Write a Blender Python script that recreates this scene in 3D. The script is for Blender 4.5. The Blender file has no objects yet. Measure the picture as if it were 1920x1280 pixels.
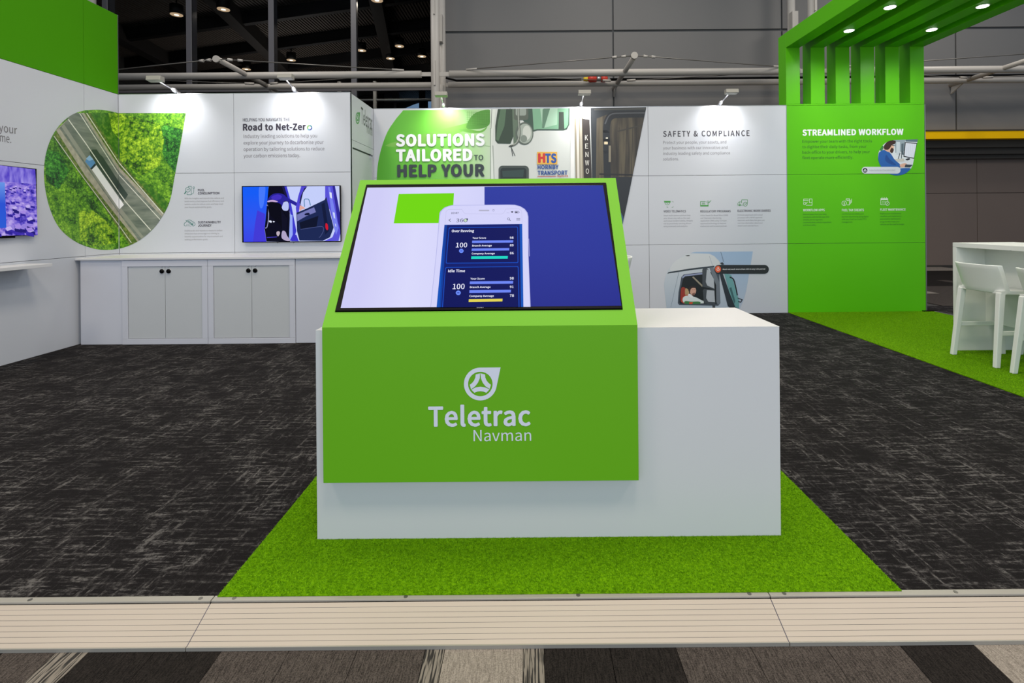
import bpy, bmesh, math, random
import numpy as np
from mathutils import Vector, Matrix

random.seed(7)
rng = np.random.default_rng(7)
SC = bpy.context.scene
COL = SC.collection

# ------------------------------------------------------------ camera
FPX, CX, CY, ROLL, EYE = 970.0, 991.0, 411.5, 0.0085, 1.37
cam_d = bpy.data.cameras.new('camera')
cam_d.sensor_width = 36.0
cam_d.lens = 36.0 * FPX / 1920.0
cam_d.shift_x = (960.0 - CX) / 1920.0
cam_d.shift_y = (CY - 640.0) / 1920.0
cam_d.clip_start = 0.05
cam_d.clip_end = 300
cam = bpy.data.objects.new('camera', cam_d)
COL.objects.link(cam)
cam.matrix_world = Matrix.Translation((0, 0, EYE)) @ Matrix.Rotation(math.pi / 2, 4, 'X') @ Matrix.Rotation(-ROLL, 4, 'Z')
SC.camera = cam

# ------------------------------------------------------------ exposure, world
SC.view_settings.view_transform = 'Standard'
SC.view_settings.look = 'None'
SC.view_settings.gamma = 1.0
SC.view_settings.exposure = 0.0
SC.view_settings.use_curve_mapping = False
w = bpy.data.worlds.new('hall_ambient')
SC.world = w
w.use_nodes = True
bg = w.node_tree.nodes['Background']
bg.inputs[0].default_value = (0.80, 0.88, 1.0, 1)
bg.inputs[1].default_value = 0.46

# ------------------------------------------------------------ hall lamps (overhead, far above the frame)
def area(name, loc, size, energy, col, rot=(0, 0, 0), size_y=None):
    l = bpy.data.lights.new(name, 'AREA')
    l.shape = 'RECTANGLE'
    l.size = size
    l.size_y = size_y or size
    l.energy = energy
    l.color = col
    o = bpy.data.objects.new(name, l)
    o.location = loc
    o.rotation_euler = rot
    COL.objects.link(o)
    return o

for hx in (-4.5, 0.5, 5.5):
    for hy in (-1.0, 3.2):
        area('hall_lamp', (hx, hy, 8.8), 1.6, 190, (1.0, 0.87, 0.68))
area('hall_lamp', (2.0, 10.3, 9.2), 1.6, 120, (1.0, 0.93, 0.84))
area('hall_lamp', (-6.0, 10.3, 9.2), 1.6, 130, (1.0, 0.93, 0.84))
area('hall_lamp', (10.0, 9.8, 9.2), 1.6, 190, (1.0, 0.93, 0.84))  # extra lamp, added to bring more light onto the yellow lintel
# unseen area lamp behind the camera for the cool front light
area('cool_front_lamp', (0.5, -7.0, 3.6), 14.0, 520, (0.74, 0.87, 1.0), (math.radians(90), 0, 0), 4.0)

# ------------------------------------------------------------ picture geometry helpers (pixel -> ray)
def ray(px, py):
    u, v = px - CX, CY - py
    c, s = math.cos(ROLL), math.sin(ROLL)
    return Vector(((u * c + v * s) / FPX, 1.0, (-u * s + v * c) / FPX))
CAMP = Vector((0, 0, EYE))
def atY(px, py, Y): return CAMP + ray(px, py) * Y
def atX(px, py, X):
    r = ray(px, py); return CAMP + r * (X / r.x)
def atZ(px, py, Z):
    r = ray(px, py); return CAMP + r * ((Z - EYE) / r.z)

class Surf:
    """a flat face: origin, outward normal, right vector, up vector"""
    def __init__(s, o, n, ux, uz):
        s.o, s.n, s.ux, s.uz = Vector(o), Vector(n).normalized(), Vector(ux).normalized(), Vector(uz).normalized()
    def hit(s, px, py, off=0.0):
        r = ray(px, py)
        t = ((s.o + s.n * off - CAMP).dot(s.n)) / r.dot(s.n)
        return CAMP + r * t
def S_back(Y): return Surf((0, Y, 0), (0, -1, 0), (1, 0, 0), (0, 0, 1))
def S_side(X): return Surf((X, 0, 0), (1, 0, 0), (0, 1, 0), (0, 0, 1))

# ------------------------------------------------------------ materials
def lin(c):
    return tuple(((x / 255.0) / 12.92 if x / 255.0 <= 0.04045 else ((x / 255.0 + 0.055) / 1.055) ** 2.4) for x in c)
_m = {}
def mat(name, rgb, rough=0.5, metal=0.0, emit=0.0, spec=0.5, noise=0.0, nscale=8.0, bump=0.0, bscale=200.0, coat=0.0):
    if name in _m: return _m[name]
    m = bpy.data.materials.new(name); m.use_nodes = True
    nt = m.node_tree; b = nt.nodes['Principled BSDF']
    c = lin(rgb)
    b.inputs['Base Color'].default_value = (*c, 1)
    b.inputs['Roughness'].default_value = rough
    b.inputs['Metallic'].default_value = metal
    b.inputs['Specular IOR Level'].default_value = spec
    if coat: b.inputs['Coat Weight'].default_value = coat
    if emit > 0:
        b.inputs['Base Color'].default_value = (0.01, 0.01, 0.012, 1)
        b.inputs['Emission Color'].default_value = (*c, 1)
        b.inputs['Emission Strength'].default_value = emit
        b.inputs['Specular IOR Level'].default_value = 0.04
        b.inputs['Base Color'].default_value = (0.0, 0.0, 0.0, 1)
    if noise > 0:
        tc = nt.nodes.new('ShaderNodeTexCoord')
        n = nt.nodes.new('ShaderNodeTexNoise'); n.inputs['Scale'].default_value = nscale; n.inputs['Detail'].default_value = 4
        r = nt.nodes.new('ShaderNodeMixRGB'); r.blend_type = 'MIX'
        r.inputs[1].default_value = (*[x * (1 - noise) for x in c], 1)
        r.inputs[2].default_value = (*[min(1, x * (1 + noise)) for x in c], 1)
        nt.links.new(tc.outputs['Object'], n.inputs['Vector'])
        nt.links.new(n.outputs['Fac'], r.inputs[0])
        nt.links.new(r.outputs[0], b.inputs['Base Color'])
    if bump > 0:
        tc = nt.nodes.new('ShaderNodeTexCoord')
        n = nt.nodes.new('ShaderNodeTexNoise'); n.inputs['Scale'].default_value = bscale
        bp = nt.nodes.new('ShaderNodeBump'); bp.inputs['Strength'].default_value = bump; bp.inputs['Distance'].default_value = 0.002
        nt.links.new(tc.outputs['Object'], n.inputs['Vector'])
        nt.links.new(n.outputs['Fac'], bp.inputs['Height'])
        nt.links.new(bp.outputs['Normal'], b.inputs['Normal'])
    _m[name] = m
    return m
def col(rgb, emit=0.0, rough=0.45):
    return mat('print_%d_%d_%d_%d' % (*rgb, int(emit * 100)), rgb, rough=rough, emit=emit)
def fac_node(nt, kind, vec, **kw):
    n = nt.nodes.new(kind)
    for k, v in kw.items(): n.inputs[k].default_value = v
    nt.links.new(vec, n.inputs['Vector'])
    return n
def mapping(nt, src, scale, rot=(0, 0, 0)):
    mp = nt.nodes.new('ShaderNodeMapping')
    mp.inputs['Scale'].default_value = scale; mp.inputs['Rotation'].default_value = rot
    nt.links.new(src, mp.inputs['Vector'])
    return mp.outputs[0]
def ramp(nt, fac, stops):
    r = nt.nodes.new('ShaderNodeValToRGB')
    e = r.color_ramp.elements
    while len(e) > 1: e.remove(e[-1])
    e[0].position = stops[0][0]; e[0].color = (*lin(stops[0][1]), 1)
    for p, c in stops[1:]:
        k = e.new(p); k.color = (*lin(c), 1)
    nt.links.new(fac, r.inputs[0])
    return r.outputs[0]
def ramp_mat(name, axis, a, b, stops, emit=0.0, rough=0.45):
    """print whose ink runs from one colour to another between world coordinates a and b"""
    m = bpy.data.materials.new(name); m.use_nodes = True
    nt = m.node_tree; bs = nt.nodes['Principled BSDF']
    g = nt.nodes.new('ShaderNodeNewGeometry'); sp = nt.nodes.new('ShaderNodeSeparateXYZ')
    nt.links.new(g.outputs['Position'], sp.inputs[0])
    mr = nt.nodes.new('ShaderNodeMapRange')
    mr.inputs['From Min'].default_value = a; mr.inputs['From Max'].default_value = b
    nt.links.new(sp.outputs[axis], mr.inputs['Value'])
    o = ramp(nt, mr.outputs[0], stops)
    bs.inputs['Roughness'].default_value = rough
    if emit:
        bs.inputs['Base Color'].default_value = (0, 0, 0, 1); bs.inputs['Specular IOR Level'].default_value = 0.04
        nt.links.new(o, bs.inputs['Emission Color']); bs.inputs['Emission Strength'].default_value = emit
    else: nt.links.new(o, bs.inputs['Base Color'])
    return m
def noise_mat(name, stops, scale=(20, 20, 20), detail=6, rough=0.5, emit=0.0, kind='ShaderNodeTexNoise', dist=0.0, spec=0.5):
    m = bpy.data.materials.new(name); m.use_nodes = True
    nt = m.node_tree; bs = nt.nodes['Principled BSDF']
    g = nt.nodes.new('ShaderNodeNewGeometry')
    v = mapping(nt, g.outputs['Position'], scale)
    n = nt.nodes.new(kind); n.inputs['Scale'].default_value = 1.0
    bs.inputs['Specular IOR Level'].default_value = spec
    if kind == 'ShaderNodeTexNoise': n.inputs['Detail'].default_value = detail; n.inputs['Distortion'].default_value = dist
    nt.links.new(v, n.inputs['Vector'])
    o = ramp(nt, n.outputs[0], stops)
    bs.inputs['Roughness'].default_value = rough
    if emit:
        bs.inputs['Base Color'].default_value = (0, 0, 0, 1); bs.inputs['Specular IOR Level'].default_value = 0.04
        nt.links.new(o, bs.inputs['Emission Color']); bs.inputs['Emission Strength'].default_value = emit
    else: nt.links.new(o, bs.inputs['Base Color'])
    return m
def foliage_mat(name, dark, mid, light, sc=1.0):
    m = bpy.data.materials.new(name); m.use_nodes = True
    nt = m.node_tree; bs = nt.nodes['Principled BSDF']; bs.inputs['Roughness'].default_value = 0.5
    g = nt.nodes.new('ShaderNodeNewGeometry'); P = g.outputs['Position']
    big = fac_node(nt, 'ShaderNodeTexNoise', P, Scale=4.5 * sc, Detail=2.0)
    vo = fac_node(nt, 'ShaderNodeTexVoronoi', P, Scale=22.0 * sc)
    fine = fac_node(nt, 'ShaderNodeTexNoise', P, Scale=55.0 * sc, Detail=5.0)
    def math_(op, a, b):
        n = nt.nodes.new('ShaderNodeMath'); n.operation = op
        for i, x in enumerate((a, b)):
            if isinstance(x, float): n.inputs[i].default_value = x
            else: nt.links.new(x, n.inputs[i])
        return n.outputs[0]
    t = math_('MULTIPLY', big.outputs[0], 0.75)
    t = math_('ADD', t, math_('MULTIPLY', fine.outputs[0], 1.15))
    t = math_('SUBTRACT', t, math_('MULTIPLY', vo.outputs['Distance'], 0.5))
    o = ramp(nt, t, [(0.38, dark), (0.60, mid), (0.86, light), (1.0, tuple(min(255, int(c * 1.15 + 12)) for c in light))])
    nt.links.new(o, bs.inputs['Base Color'])
    return m

def carpet_mat():
    m = bpy.data.materials.new('charcoal_streaked_carpet'); m.use_nodes = True
    nt = m.node_tree; bs = nt.nodes['Principled BSDF']; bs.inputs['Roughness'].default_value = 0.95
    bs.inputs['Specular IOR Level'].default_value = 0.1
    tc = nt.nodes.new('ShaderNodeTexCoord'); P = tc.outputs['Object']
    def math_(op, a, b):
        n = nt.nodes.new('ShaderNodeMath'); n.operation = op
        for i, x in enumerate((a, b)):
            if isinstance(x, (int, float)): n.inputs[i].default_value = x
            else: nt.links.new(x, n.inputs[i])
        return n.outputs[0]
    sx = fac_node(nt, 'ShaderNodeTexNoise', mapping(nt, P, (5.5, 42, 1)), Scale=1.0, Detail=6.0, Roughness=0.75)
    sy = fac_node(nt, 'ShaderNodeTexNoise', mapping(nt, P, (30, 4.0, 1), (0, 0, 0)), Scale=1.0, Detail=6.0, Roughness=0.75)
    big = fac_node(nt, 'ShaderNodeTexNoise', P, Scale=5.0, Detail=4.0)
    # yarn speckle
    fi = fac_node(nt, 'ShaderNodeTexNoise', P, Scale=260.0, Detail=2.0)
    t = math_('MAXIMUM', math_('SUBTRACT', sx.outputs[0], 0.48), math_('SUBTRACT', sy.outputs[0], 0.50))
    t = math_('MAXIMUM', t, 0.0)
    t = math_('MULTIPLY', t, math_('ADD', math_('MULTIPLY', big.outputs[0], 5.0), -1.0))
    brk = fac_node(nt, 'ShaderNodeTexNoise', P, Scale=70.0, Detail=3.0)
    t = math_('MULTIPLY', t, math_('MAXIMUM', math_('SUBTRACT', math_('MULTIPLY', brk.outputs[0], 3.2), 0.75), 0.15))
    t = math_('MULTIPLY', t, 3.9)
    t = math_('ADD', t, math_('MULTIPLY', math_('SUBTRACT', fi.outputs[0], 0.5), 0.8))
    o = ramp(nt, t, [(0.0, (21, 19, 20)), (0.2, (30, 28, 29)), (0.6, (58, 56, 56)), (1.0, (88, 86, 85))])
    nt.links.new(o, bs.inputs['Base Color'])
    bp = nt.nodes.new('ShaderNodeBump'); bp.inputs['Distance'].default_value = 0.004; bp.inputs['Strength'].default_value = 0.6
    nt.links.new(fi.outputs[0], bp.inputs['Height']); nt.links.new(bp.outputs[0], bs.inputs['Normal'])
    return m
def plank_carpet_mat(name, a, b, seed):
    m = bpy.data.materials.new(name); m.use_nodes = True
    nt = m.node_tree; bs = nt.nodes['Principled BSDF']; bs.inputs['Roughness'].default_value = 0.95
    bs.inputs['Specular IOR Level'].default_value = 0.1
    g = nt.nodes.new('ShaderNodeNewGeometry'); P = g.outputs['Position']
    n1 = fac_node(nt, 'ShaderNodeTexNoise', mapping(nt, P, (230, 22, 1)), Scale=1.0, Detail=3.0)
    n2 = fac_node(nt, 'ShaderNodeTexNoise', P, Scale=300.0, Detail=1.0)
    mx = nt.nodes.new('ShaderNodeMath'); mx.operation = 'ADD'
    mx2 = nt.nodes.new('ShaderNodeMath'); mx2.operation = 'MULTIPLY'; mx2.inputs[1].default_value = 0.5
    nt.links.new(n1.outputs[0], mx.inputs[0]); nt.links.new(n2.outputs[0], mx.inputs[1]); nt.links.new(mx.outputs[0], mx2.inputs[0])
    o = ramp(nt, mx2.outputs[0], [(0.38, a), (0.62, b)])
    nt.links.new(o, bs.inputs['Base Color'])
    bp = nt.nodes.new('ShaderNodeBump'); bp.inputs['Distance'].default_value = 0.004; bp.inputs['Strength'].default_value = 0.8
    nt.links.new(mx2.outputs[0], bp.inputs['Height']); nt.links.new(bp.outputs[0], bs.inputs['Normal'])
    return m
def stripe_carpet_mat(name, dark, light):
    m = bpy.data.materials.new(name); m.use_nodes = True
    nt = m.node_tree; bs = nt.nodes['Principled BSDF']; bs.inputs['Roughness'].default_value = 0.95
    g = nt.nodes.new('ShaderNodeNewGeometry'); P = g.outputs['Position']
    n1 = fac_node(nt, 'ShaderNodeTexNoise', mapping(nt, P, (170, 9, 1)), Scale=1.0, Detail=3.0)
    o = ramp(nt, n1.outputs[0], [(0.44, dark), (0.52, light)])
    nt.links.new(o, bs.inputs['Base Color'])
    return m
def wave_mat(name, stops, axis_rot, scale, rough=0.6):
    m = bpy.data.materials.new(name); m.use_nodes = True
    return m

GREEN = (90, 187, 12)
M_white = mat('white_laminate', (206, 206, 208), rough=0.32, noise=0.015, nscale=3)
M_panel = mat('white_panel_fabric_print', (198, 201, 209), rough=0.5, noise=0.01, nscale=2)
M_cab = mat('pale_grey_laminate', (196, 198, 208), rough=0.42, noise=0.02, nscale=3)
M_door = mat('light_grey_door_laminate', (186, 189, 192), rough=0.45, noise=0.02, nscale=3)
M_green = mat('green_satin_print', GREEN, rough=0.36, spec=0.3, noise=0.02, nscale=2)
M_greenD = mat('green_matt_print', (68, 144, 0), rough=0.6, spec=0.12, noise=0.02, nscale=2)
M_lime = mat('green_glossy_cladding', (101, 171, 20), rough=0.45, spec=0.3, noise=0.015, nscale=2)
M_alu = mat('brushed_aluminium', (170, 172, 174), rough=0.35, metal=0.9)
M_steel = mat('chrome', (210, 210, 212), rough=0.18, metal=1.0)
M_black = mat('black_gloss_plastic', (6, 6, 7), rough=0.4, spec=0.08)
M_dark = mat('dark_joint_grey', (70, 72, 74), rough=0.7)  # plain dark grey, also the backing seen in panel joints
M_pipe = mat('painted_grey_steel', (186, 180, 172), rough=0.4, noise=0.03, nscale=5)
M_cable = mat('steel_cable', (120, 116, 110), rough=0.4, metal=0.5)
M_hallw = mat('grey_wall_cladding', (116, 114, 112), rough=0.7, noise=0.05, nscale=0.8, bump=0.1)
M_brown = mat('brown_operable_wall', (112, 98, 90), rough=0.6, noise=0.04, nscale=1.2)
M_yellow = mat('yellow_painted_steel', (255, 196, 0), rough=0.6, spec=0.1, noise=0.05, nscale=3)
M_soffit = mat('dark_bronze_slats', (52, 48, 42), rough=0.6)
M_mull = mat('window_mullion_grey', (92, 90, 94), rough=0.4)
M_ramp = mat('beige_ramp_aluminium', (170, 159, 147), rough=0.5, noise=0.03, nscale=2.5)
M_lip = mat('ramp_lip_aluminium', (160, 156, 148), rough=0.4, metal=0.3)
M_stool = mat('white_resin', (228, 231, 227), rough=0.38, bump=0.05, bscale=400)

# ------------------------------------------------------------ mesh helpers
def tag(o, label=None, cat=None, group=None, kind=None):
    if label: o['label'] = label
    if cat: o['category'] = cat
    if group: o['group'] = group
    if kind: o['kind'] = kind
    return o
class MB:
    def __init__(s): s.bm = bmesh.new(); s.mats = []
    def mi(s, m):
        if m is None: return 0
        if m not in s.mats: s.mats.append(m)
        return s.mats.index(m)
    def face(s, pts, m=None):
        vs = [s.bm.verts.new(p) for p in pts]
        try: f = s.bm.faces.new(vs)
        except ValueError: return None
        f.material_index = s.mi(m); return f
    def box(s, x0, x1, y0, y1, z0, z1, m=None, bev=0.0, seg=2):
        r = bmesh.ops.create_cube(s.bm, size=1.0)
        vs = r['verts']
        for v in vs:
            v.co = Vector(((x0 + x1) / 2 + v.co.x * (x1 - x0), (y0 + y1) / 2 + v.co.y * (y1 - y0), (z0 + z1) / 2 + v.co.z * (z1 - z0)))
        fs = {f for v in vs for f in v.link_faces}
        mi = s.mi(m)
        for f in fs: f.material_index = mi
        if bev > 0:
            es = list({e for v in vs for e in v.link_edges})
            rr = bmesh.ops.bevel(s.bm, geom=es, offset=bev, segments=seg, affect='EDGES', profile=0.5)
            for f in rr['faces']: f.material_index = mi
        return s
    def hexa(s, a, b, m=None, bev=0.0):
        """solid between two quads a and b (same winding)"""
        va = [s.bm.verts.new(p) for p in a]; vb = [s.bm.verts.new(p) for p in b]
        n = len(a); fs = [s.bm.faces.new(va[::-1]), s.bm.faces.new(vb)]
        for i in range(n):
            j = (i + 1) % n
            fs.append(s.bm.faces.new([va[i], va[j], vb[j], vb[i]]))
        mi = s.mi(m)
        for f in fs: f.material_index = mi
        bmesh.ops.recalc_face_normals(s.bm, faces=fs)
        if bev > 0:
            es = list({e for v in va + vb for e in v.link_edges})
            rr = bmesh.ops.bevel(s.bm, geom=es, offset=bev, segments=2, affect='EDGES', profile=0.5)
            for f in rr['faces']: f.material_index = mi
        return s
    def tube(s, pts, r, m=None, n=12, cap=True):
        pts = [Vector(p) for p in pts]
        rs = r if isinstance(r, (list, tuple)) else [r] * len(pts)
        rings = []
        for i, p in enumerate(pts):
            d = (pts[min(i + 1, len(pts) - 1)] - pts[max(i - 1, 0)]).normalized()
            up = Vector((0, 0, 1)) if abs(d.z) < 0.9 else Vector((1, 0, 0))
            a = d.cross(up).normalized(); b = a.cross(d).normalized()
            rings.append([s.bm.verts.new(p + (a * math.cos(t) + b * math.sin(t)) * rs[i]) for t in [2 * math.pi * k / n for k in range(n)]])
        fs = []
        for i in range(len(rings) - 1):
            for k in range(n):
                f = s.bm.faces.new([rings[i][k], rings[i][(k + 1) % n], rings[i + 1][(k + 1) % n], rings[i + 1][k]])
                f.smooth = True; fs.append(f)
        if cap: fs += [s.bm.faces.new(rings[0][::-1]), s.bm.faces.new(rings[-1])]
        mi = s.mi(m)
        for f in fs: f.material_index = mi
        bmesh.ops.recalc_face_normals(s.bm, faces=fs)
        return s
    def build(s, name, m=None, parent=None, origin=None):
        me = bpy.data.meshes.new(name)
        o = bpy.data.objects.new(name, me)
        off = Vector((0, 0, 0))
        if parent is not None:
            off = world_loc(parent)
        elif origin is not None: off = Vector(origin)
        for v in s.bm.verts: v.co -= off
        s.bm.to_mesh(me); s.bm.free()
        if s.mats:
            for x in s.mats: me.materials.append(x)
        elif m: me.materials.append(m)
        COL.objects.link(o)
        if parent is not None: o.parent = parent
        elif origin is not None: o.location = off
        return o
def world_loc(o):
    v = Vector((0, 0, 0))
    while o is not None: v += o.location; o = o.parent
    return v
def empty(name, loc, label=None, cat=None, group=None, kind=None, rz=0.0):
    o = bpy.data.objects.new(name, None); COL.objects.link(o)
    o.location = loc; o.rotation_euler = (0, 0, rz); o.empty_display_size = 0.1
    o.matrix_world = Matrix.Translation(loc)
    if rz: o.rotation_euler = (0, 0, rz)
    return tag(o, label, cat, group, kind)
def box(name, x0, x1, y0, y1, z0, z1, m, parent=None, bev=0.0, origin=None):
    if parent is None and origin is None: origin = ((x0 + x1) / 2, (y0 + y1) / 2, z0)
    return MB().box(x0, x1, y0, y1, z0, z1, bev=bev).build(name, m, parent, origin)
def struct(o): o['kind'] = 'structure'; return o

# ------------------------------------------------------------ flat print (vector art on a face)
def clip_half(poly, inside, cut):
    out = []
    for i in range(len(poly)):
        a, b = poly[i], poly[(i + 1) % len(poly)]
        ia, ib = inside(a), inside(b)
        if ia: out.append(a)
        if ia != ib: out.append(cut(a, b))
    return out
def clip_convex(poly, conv):
    # conv: convex outline (any winding)
    A = sum(conv[i][0] * conv[(i + 1) % len(conv)][1] - conv[(i + 1) % len(conv)][0] * conv[i][1] for i in range(len(conv)))
    sg = 1 if A > 0 else -1
    out = list(poly)
    for i in range(len(conv)):
        p, q = conv[i], conv[(i + 1) % len(conv)]
        ex, ey = q[0] - p[0], q[1] - p[1]
        f = lambda a: sg * (ex * (a[1] - p[1]) - ey * (a[0] - p[0]))
        def cut(a, b):
            fa, fb = f(a), f(b); t = fa / (fa - fb)
            return (a[0] + (b[0] - a[0]) * t, a[1] + (b[1] - a[1]) * t)
        out = clip_half(out, lambda a: f(a) >= 0, cut)
        if len(out) < 3: return []
    return out
def smooth(pts, n=6, closed=True):
    out = []; L = len(pts)
    for i in range(L if closed else L - 1):
        g = lambda k: pts[k % L] if closed else pts[max(0, min(L - 1, k))]
        p0, p1, p2, p3 = g(i - 1), g(i), g(i + 1), g(i + 2)
        for k in range(n):
            t = k / n
            out.append(tuple(0.5 * ((2 * p1[j]) + (-p0[j] + p2[j]) * t + (2 * p0[j] - 5 * p1[j] + 4 * p2[j] - p3[j]) * t * t + (-p0[j] + 3 * p1[j] - 3 * p2[j] + p3[j]) * t ** 3) for j in (0, 1)))
    if not closed: out.append(tuple(pts[-1]))
    return out
def ell(cx, cy, rx, ry=None, n=28, a0=0, a1=360):
    ry = ry or rx
    full = abs(a1 - a0) >= 360
    return [(cx + rx * math.cos(math.radians(a0 + (a1 - a0) * k / (n if full else n - 1))), cy + ry * math.sin(math.radians(a0 + (a1 - a0) * k / (n if full else n - 1)))) for k in range(n)]
def rrect(x0, y0, x1, y1, r, n=5):
    out = []
    for cx, cy, a in ((x1 - r, y0 + r, -90), (x1 - r, y1 - r, 0), (x0 + r, y1 - r, 90), (x0 + r, y0 + r, 180)):
        for k in range(n + 1):
            t = math.radians(a + 90 * k / n); out.append((cx + r * math.cos(t), cy + r * math.sin(t)))
    return out
class Art:
    """flat ink shapes given in the photograph's pixel frame and laid on a real face"""
    def __init__(s, surf, ox=0, oy=0, k=1.0, clip=None, base=0.001, step=0.0002, emit=0.0):
        s.S, s.ox, s.oy, s.k, s.clip, s.off, s.step, s.emit = surf, ox, oy, k, clip, base, step, emit
        s.mb = MB(); s.half = None
    def m(s, c): return col(c, s.emit) if isinstance(c, tuple) else c
    def to(s, p): return (s.ox + p[0] / s.k, s.oy + p[1] / s.k)
    def poly(s, c, pts, raw=False):
        P = [s.to(p) for p in pts]
        s._emit(s.m(c), P); s.off += s.step
        return s
    def _emit(s, m, P):
        if s.clip:
            P = clip_poly_any(P, s.clip)
        if s.half: P = clip_half(P, *s.half)
        if len(P) < 3: return
        s.mb.face([s.S.hit(x, y, s.off) for x, y in P], m)
    def line(s, c, pts, w, closed=False):
        P = [Vector(s.to(p)) for p in pts]; h = w / s.k / 2; m = s.m(c)
        n = len(P)
        for i in range(n if closed else n - 1):
            a, b = P[i], P[(i + 1) % n]
            if (b - a).length < 1e-6: continue
            d = (b - a).normalized(); q = Vector((-d.y, d.x)) * h; e = d * h * 0.4
            s._emit(m, [tuple(a - e + q), tuple(b + e + q), tuple(b + e - q), tuple(a - e - q)])
            s.off += 1e-6
        s.off += s.step
        return s
    def build(s, name, parent): 
        if not s.mb.bm.faces: s.mb.bm.free(); return None
        return s.mb.build(name, None, parent)
def clip_poly_any(P, conv): return clip_convex(P, conv)

# a clean sans-serif that ships inside Blender itself; the built-in font is used where it is missing
SANS = None
try:
    import os
    _p = os.path.join(bpy.utils.system_resource('DATAFILES'), 'fonts', 'Noto Sans CJK Regular.woff2')
    if os.path.exists(_p): SANS = bpy.data.fonts.load(_p)
except Exception:
    SANS = None
def setfont(cu, use=True):
    if SANS and use: cu.font = SANS
def text(s, surf, x0, yb, x1, cap, c, parent, bold=0.0, off=0.0015, name='lettering', emit=0.0, k=1.0, ox=0, oy=0, align=None, spacing=1.0):
    """lettering from pixel x0 to x1 on baseline yb with capital height cap (pixels)"""
    if isinstance(s, str): s = [(s, x0, yb, x1)]
    mb_v, mb_f = [], []
    if SANS: bold *= 0.42; spacing += bold * 2.2
    m = col(c, emit) if isinstance(c, tuple) else c
    for (t, a, b_, e) in s:
        cu = bpy.data.curves.new('t', 'FONT'); cu.body = t; cu.size = 1.0; cu.resolution_u = 3; setfont(cu)
        setfont(cu); cu.space_character = spacing
        ob = bpy.data.objects.new('t', cu); COL.objects.link(ob)
        dg = bpy.context.evaluated_depsgraph_get()
        me = bpy.data.meshes.new_from_object(ob.evaluated_get(dg))
        xs = [v.co.x for v in me.vertices]; lo, hi = min(xs), max(xs)
        p0 = surf.hit(ox + a / k, oy + b_ / k, off); p1 = surf.hit(ox + e / k, oy + b_ / k, off); p2 = surf.hit(ox + a / k, oy + (b_ - cap) / k, off)
        sx = (p1 - p0).dot(surf.ux) / (hi - lo); sz = (p2 - p0).dot(surf.uz) / CAPH
        # heavier weights: the same glyph struck again with small shifts, like a second pass of ink
        sx *= (hi - lo) / (hi - lo + 2 * bold)
        shifts = [(0, 0)] + ([(bold * math.cos(math.tau * q / 10), bold * 0.8 * math.sin(math.tau * q / 10)) for q in range(10)] if bold > 0 else [])
        for ci, (hx_, hz_) in enumerate(shifts):
            base = len(mb_v); dn = surf.n * (0.00009 * ci)
            for v in me.vertices: mb_v.append(p0 + surf.ux * ((v.co.x - lo + bold + hx_) * sx) + surf.uz * ((v.co.y + hz_) * sz) + dn)
            for p in me.polygons: mb_f.append([base + i for i in p.vertices])
        bpy.data.objects.remove(ob); bpy.data.meshes.remove(me); bpy.data.curves.remove(cu)
    L = world_loc(parent)
    me = bpy.data.meshes.new(name); me.from_pydata([v - L for v in mb_v], [], mb_f); me.materials.append(m)
    # face the lettering outwards
    if len(me.polygons):
        me.update()
        if me.polygons[0].normal.dot(surf.n) < 0: me.flip_normals()
    o = bpy.data.objects.new(name, me); COL.objects.link(o); o.parent = parent
    return o
def para(lines, surf, x, y0, dy, cap, c, parent, cw, bold=0.0, **kw):
    """left aligned paragraph; cw: pixel width of one em-average character"""
    L = []
    for i, t in enumerate(lines):
        if isinstance(t, tuple): L.append((t[0], x, y0 + dy * i, t[1]))
        else: L.append((t, x, y0 + dy * i, x + cw * len(t)))
    return text(L, surf, 0, 0, 0, cap, c, parent, bold, **kw)
# measure the capital height of the built-in font
_cu = bpy.data.curves.new('t', 'FONT'); _cu.body = 'H'; setfont(_cu); _o = bpy.data.objects.new('t', _cu); COL.objects.link(_o)
_me = bpy.data.meshes.new_from_object(_o.evaluated_get(bpy.context.evaluated_depsgraph_get()))
CAPH = max(v.co.y for v in _me.vertices)
bpy.data.objects.remove(_o); bpy.data.meshes.remove(_me); bpy.data.curves.remove(_cu)

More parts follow.
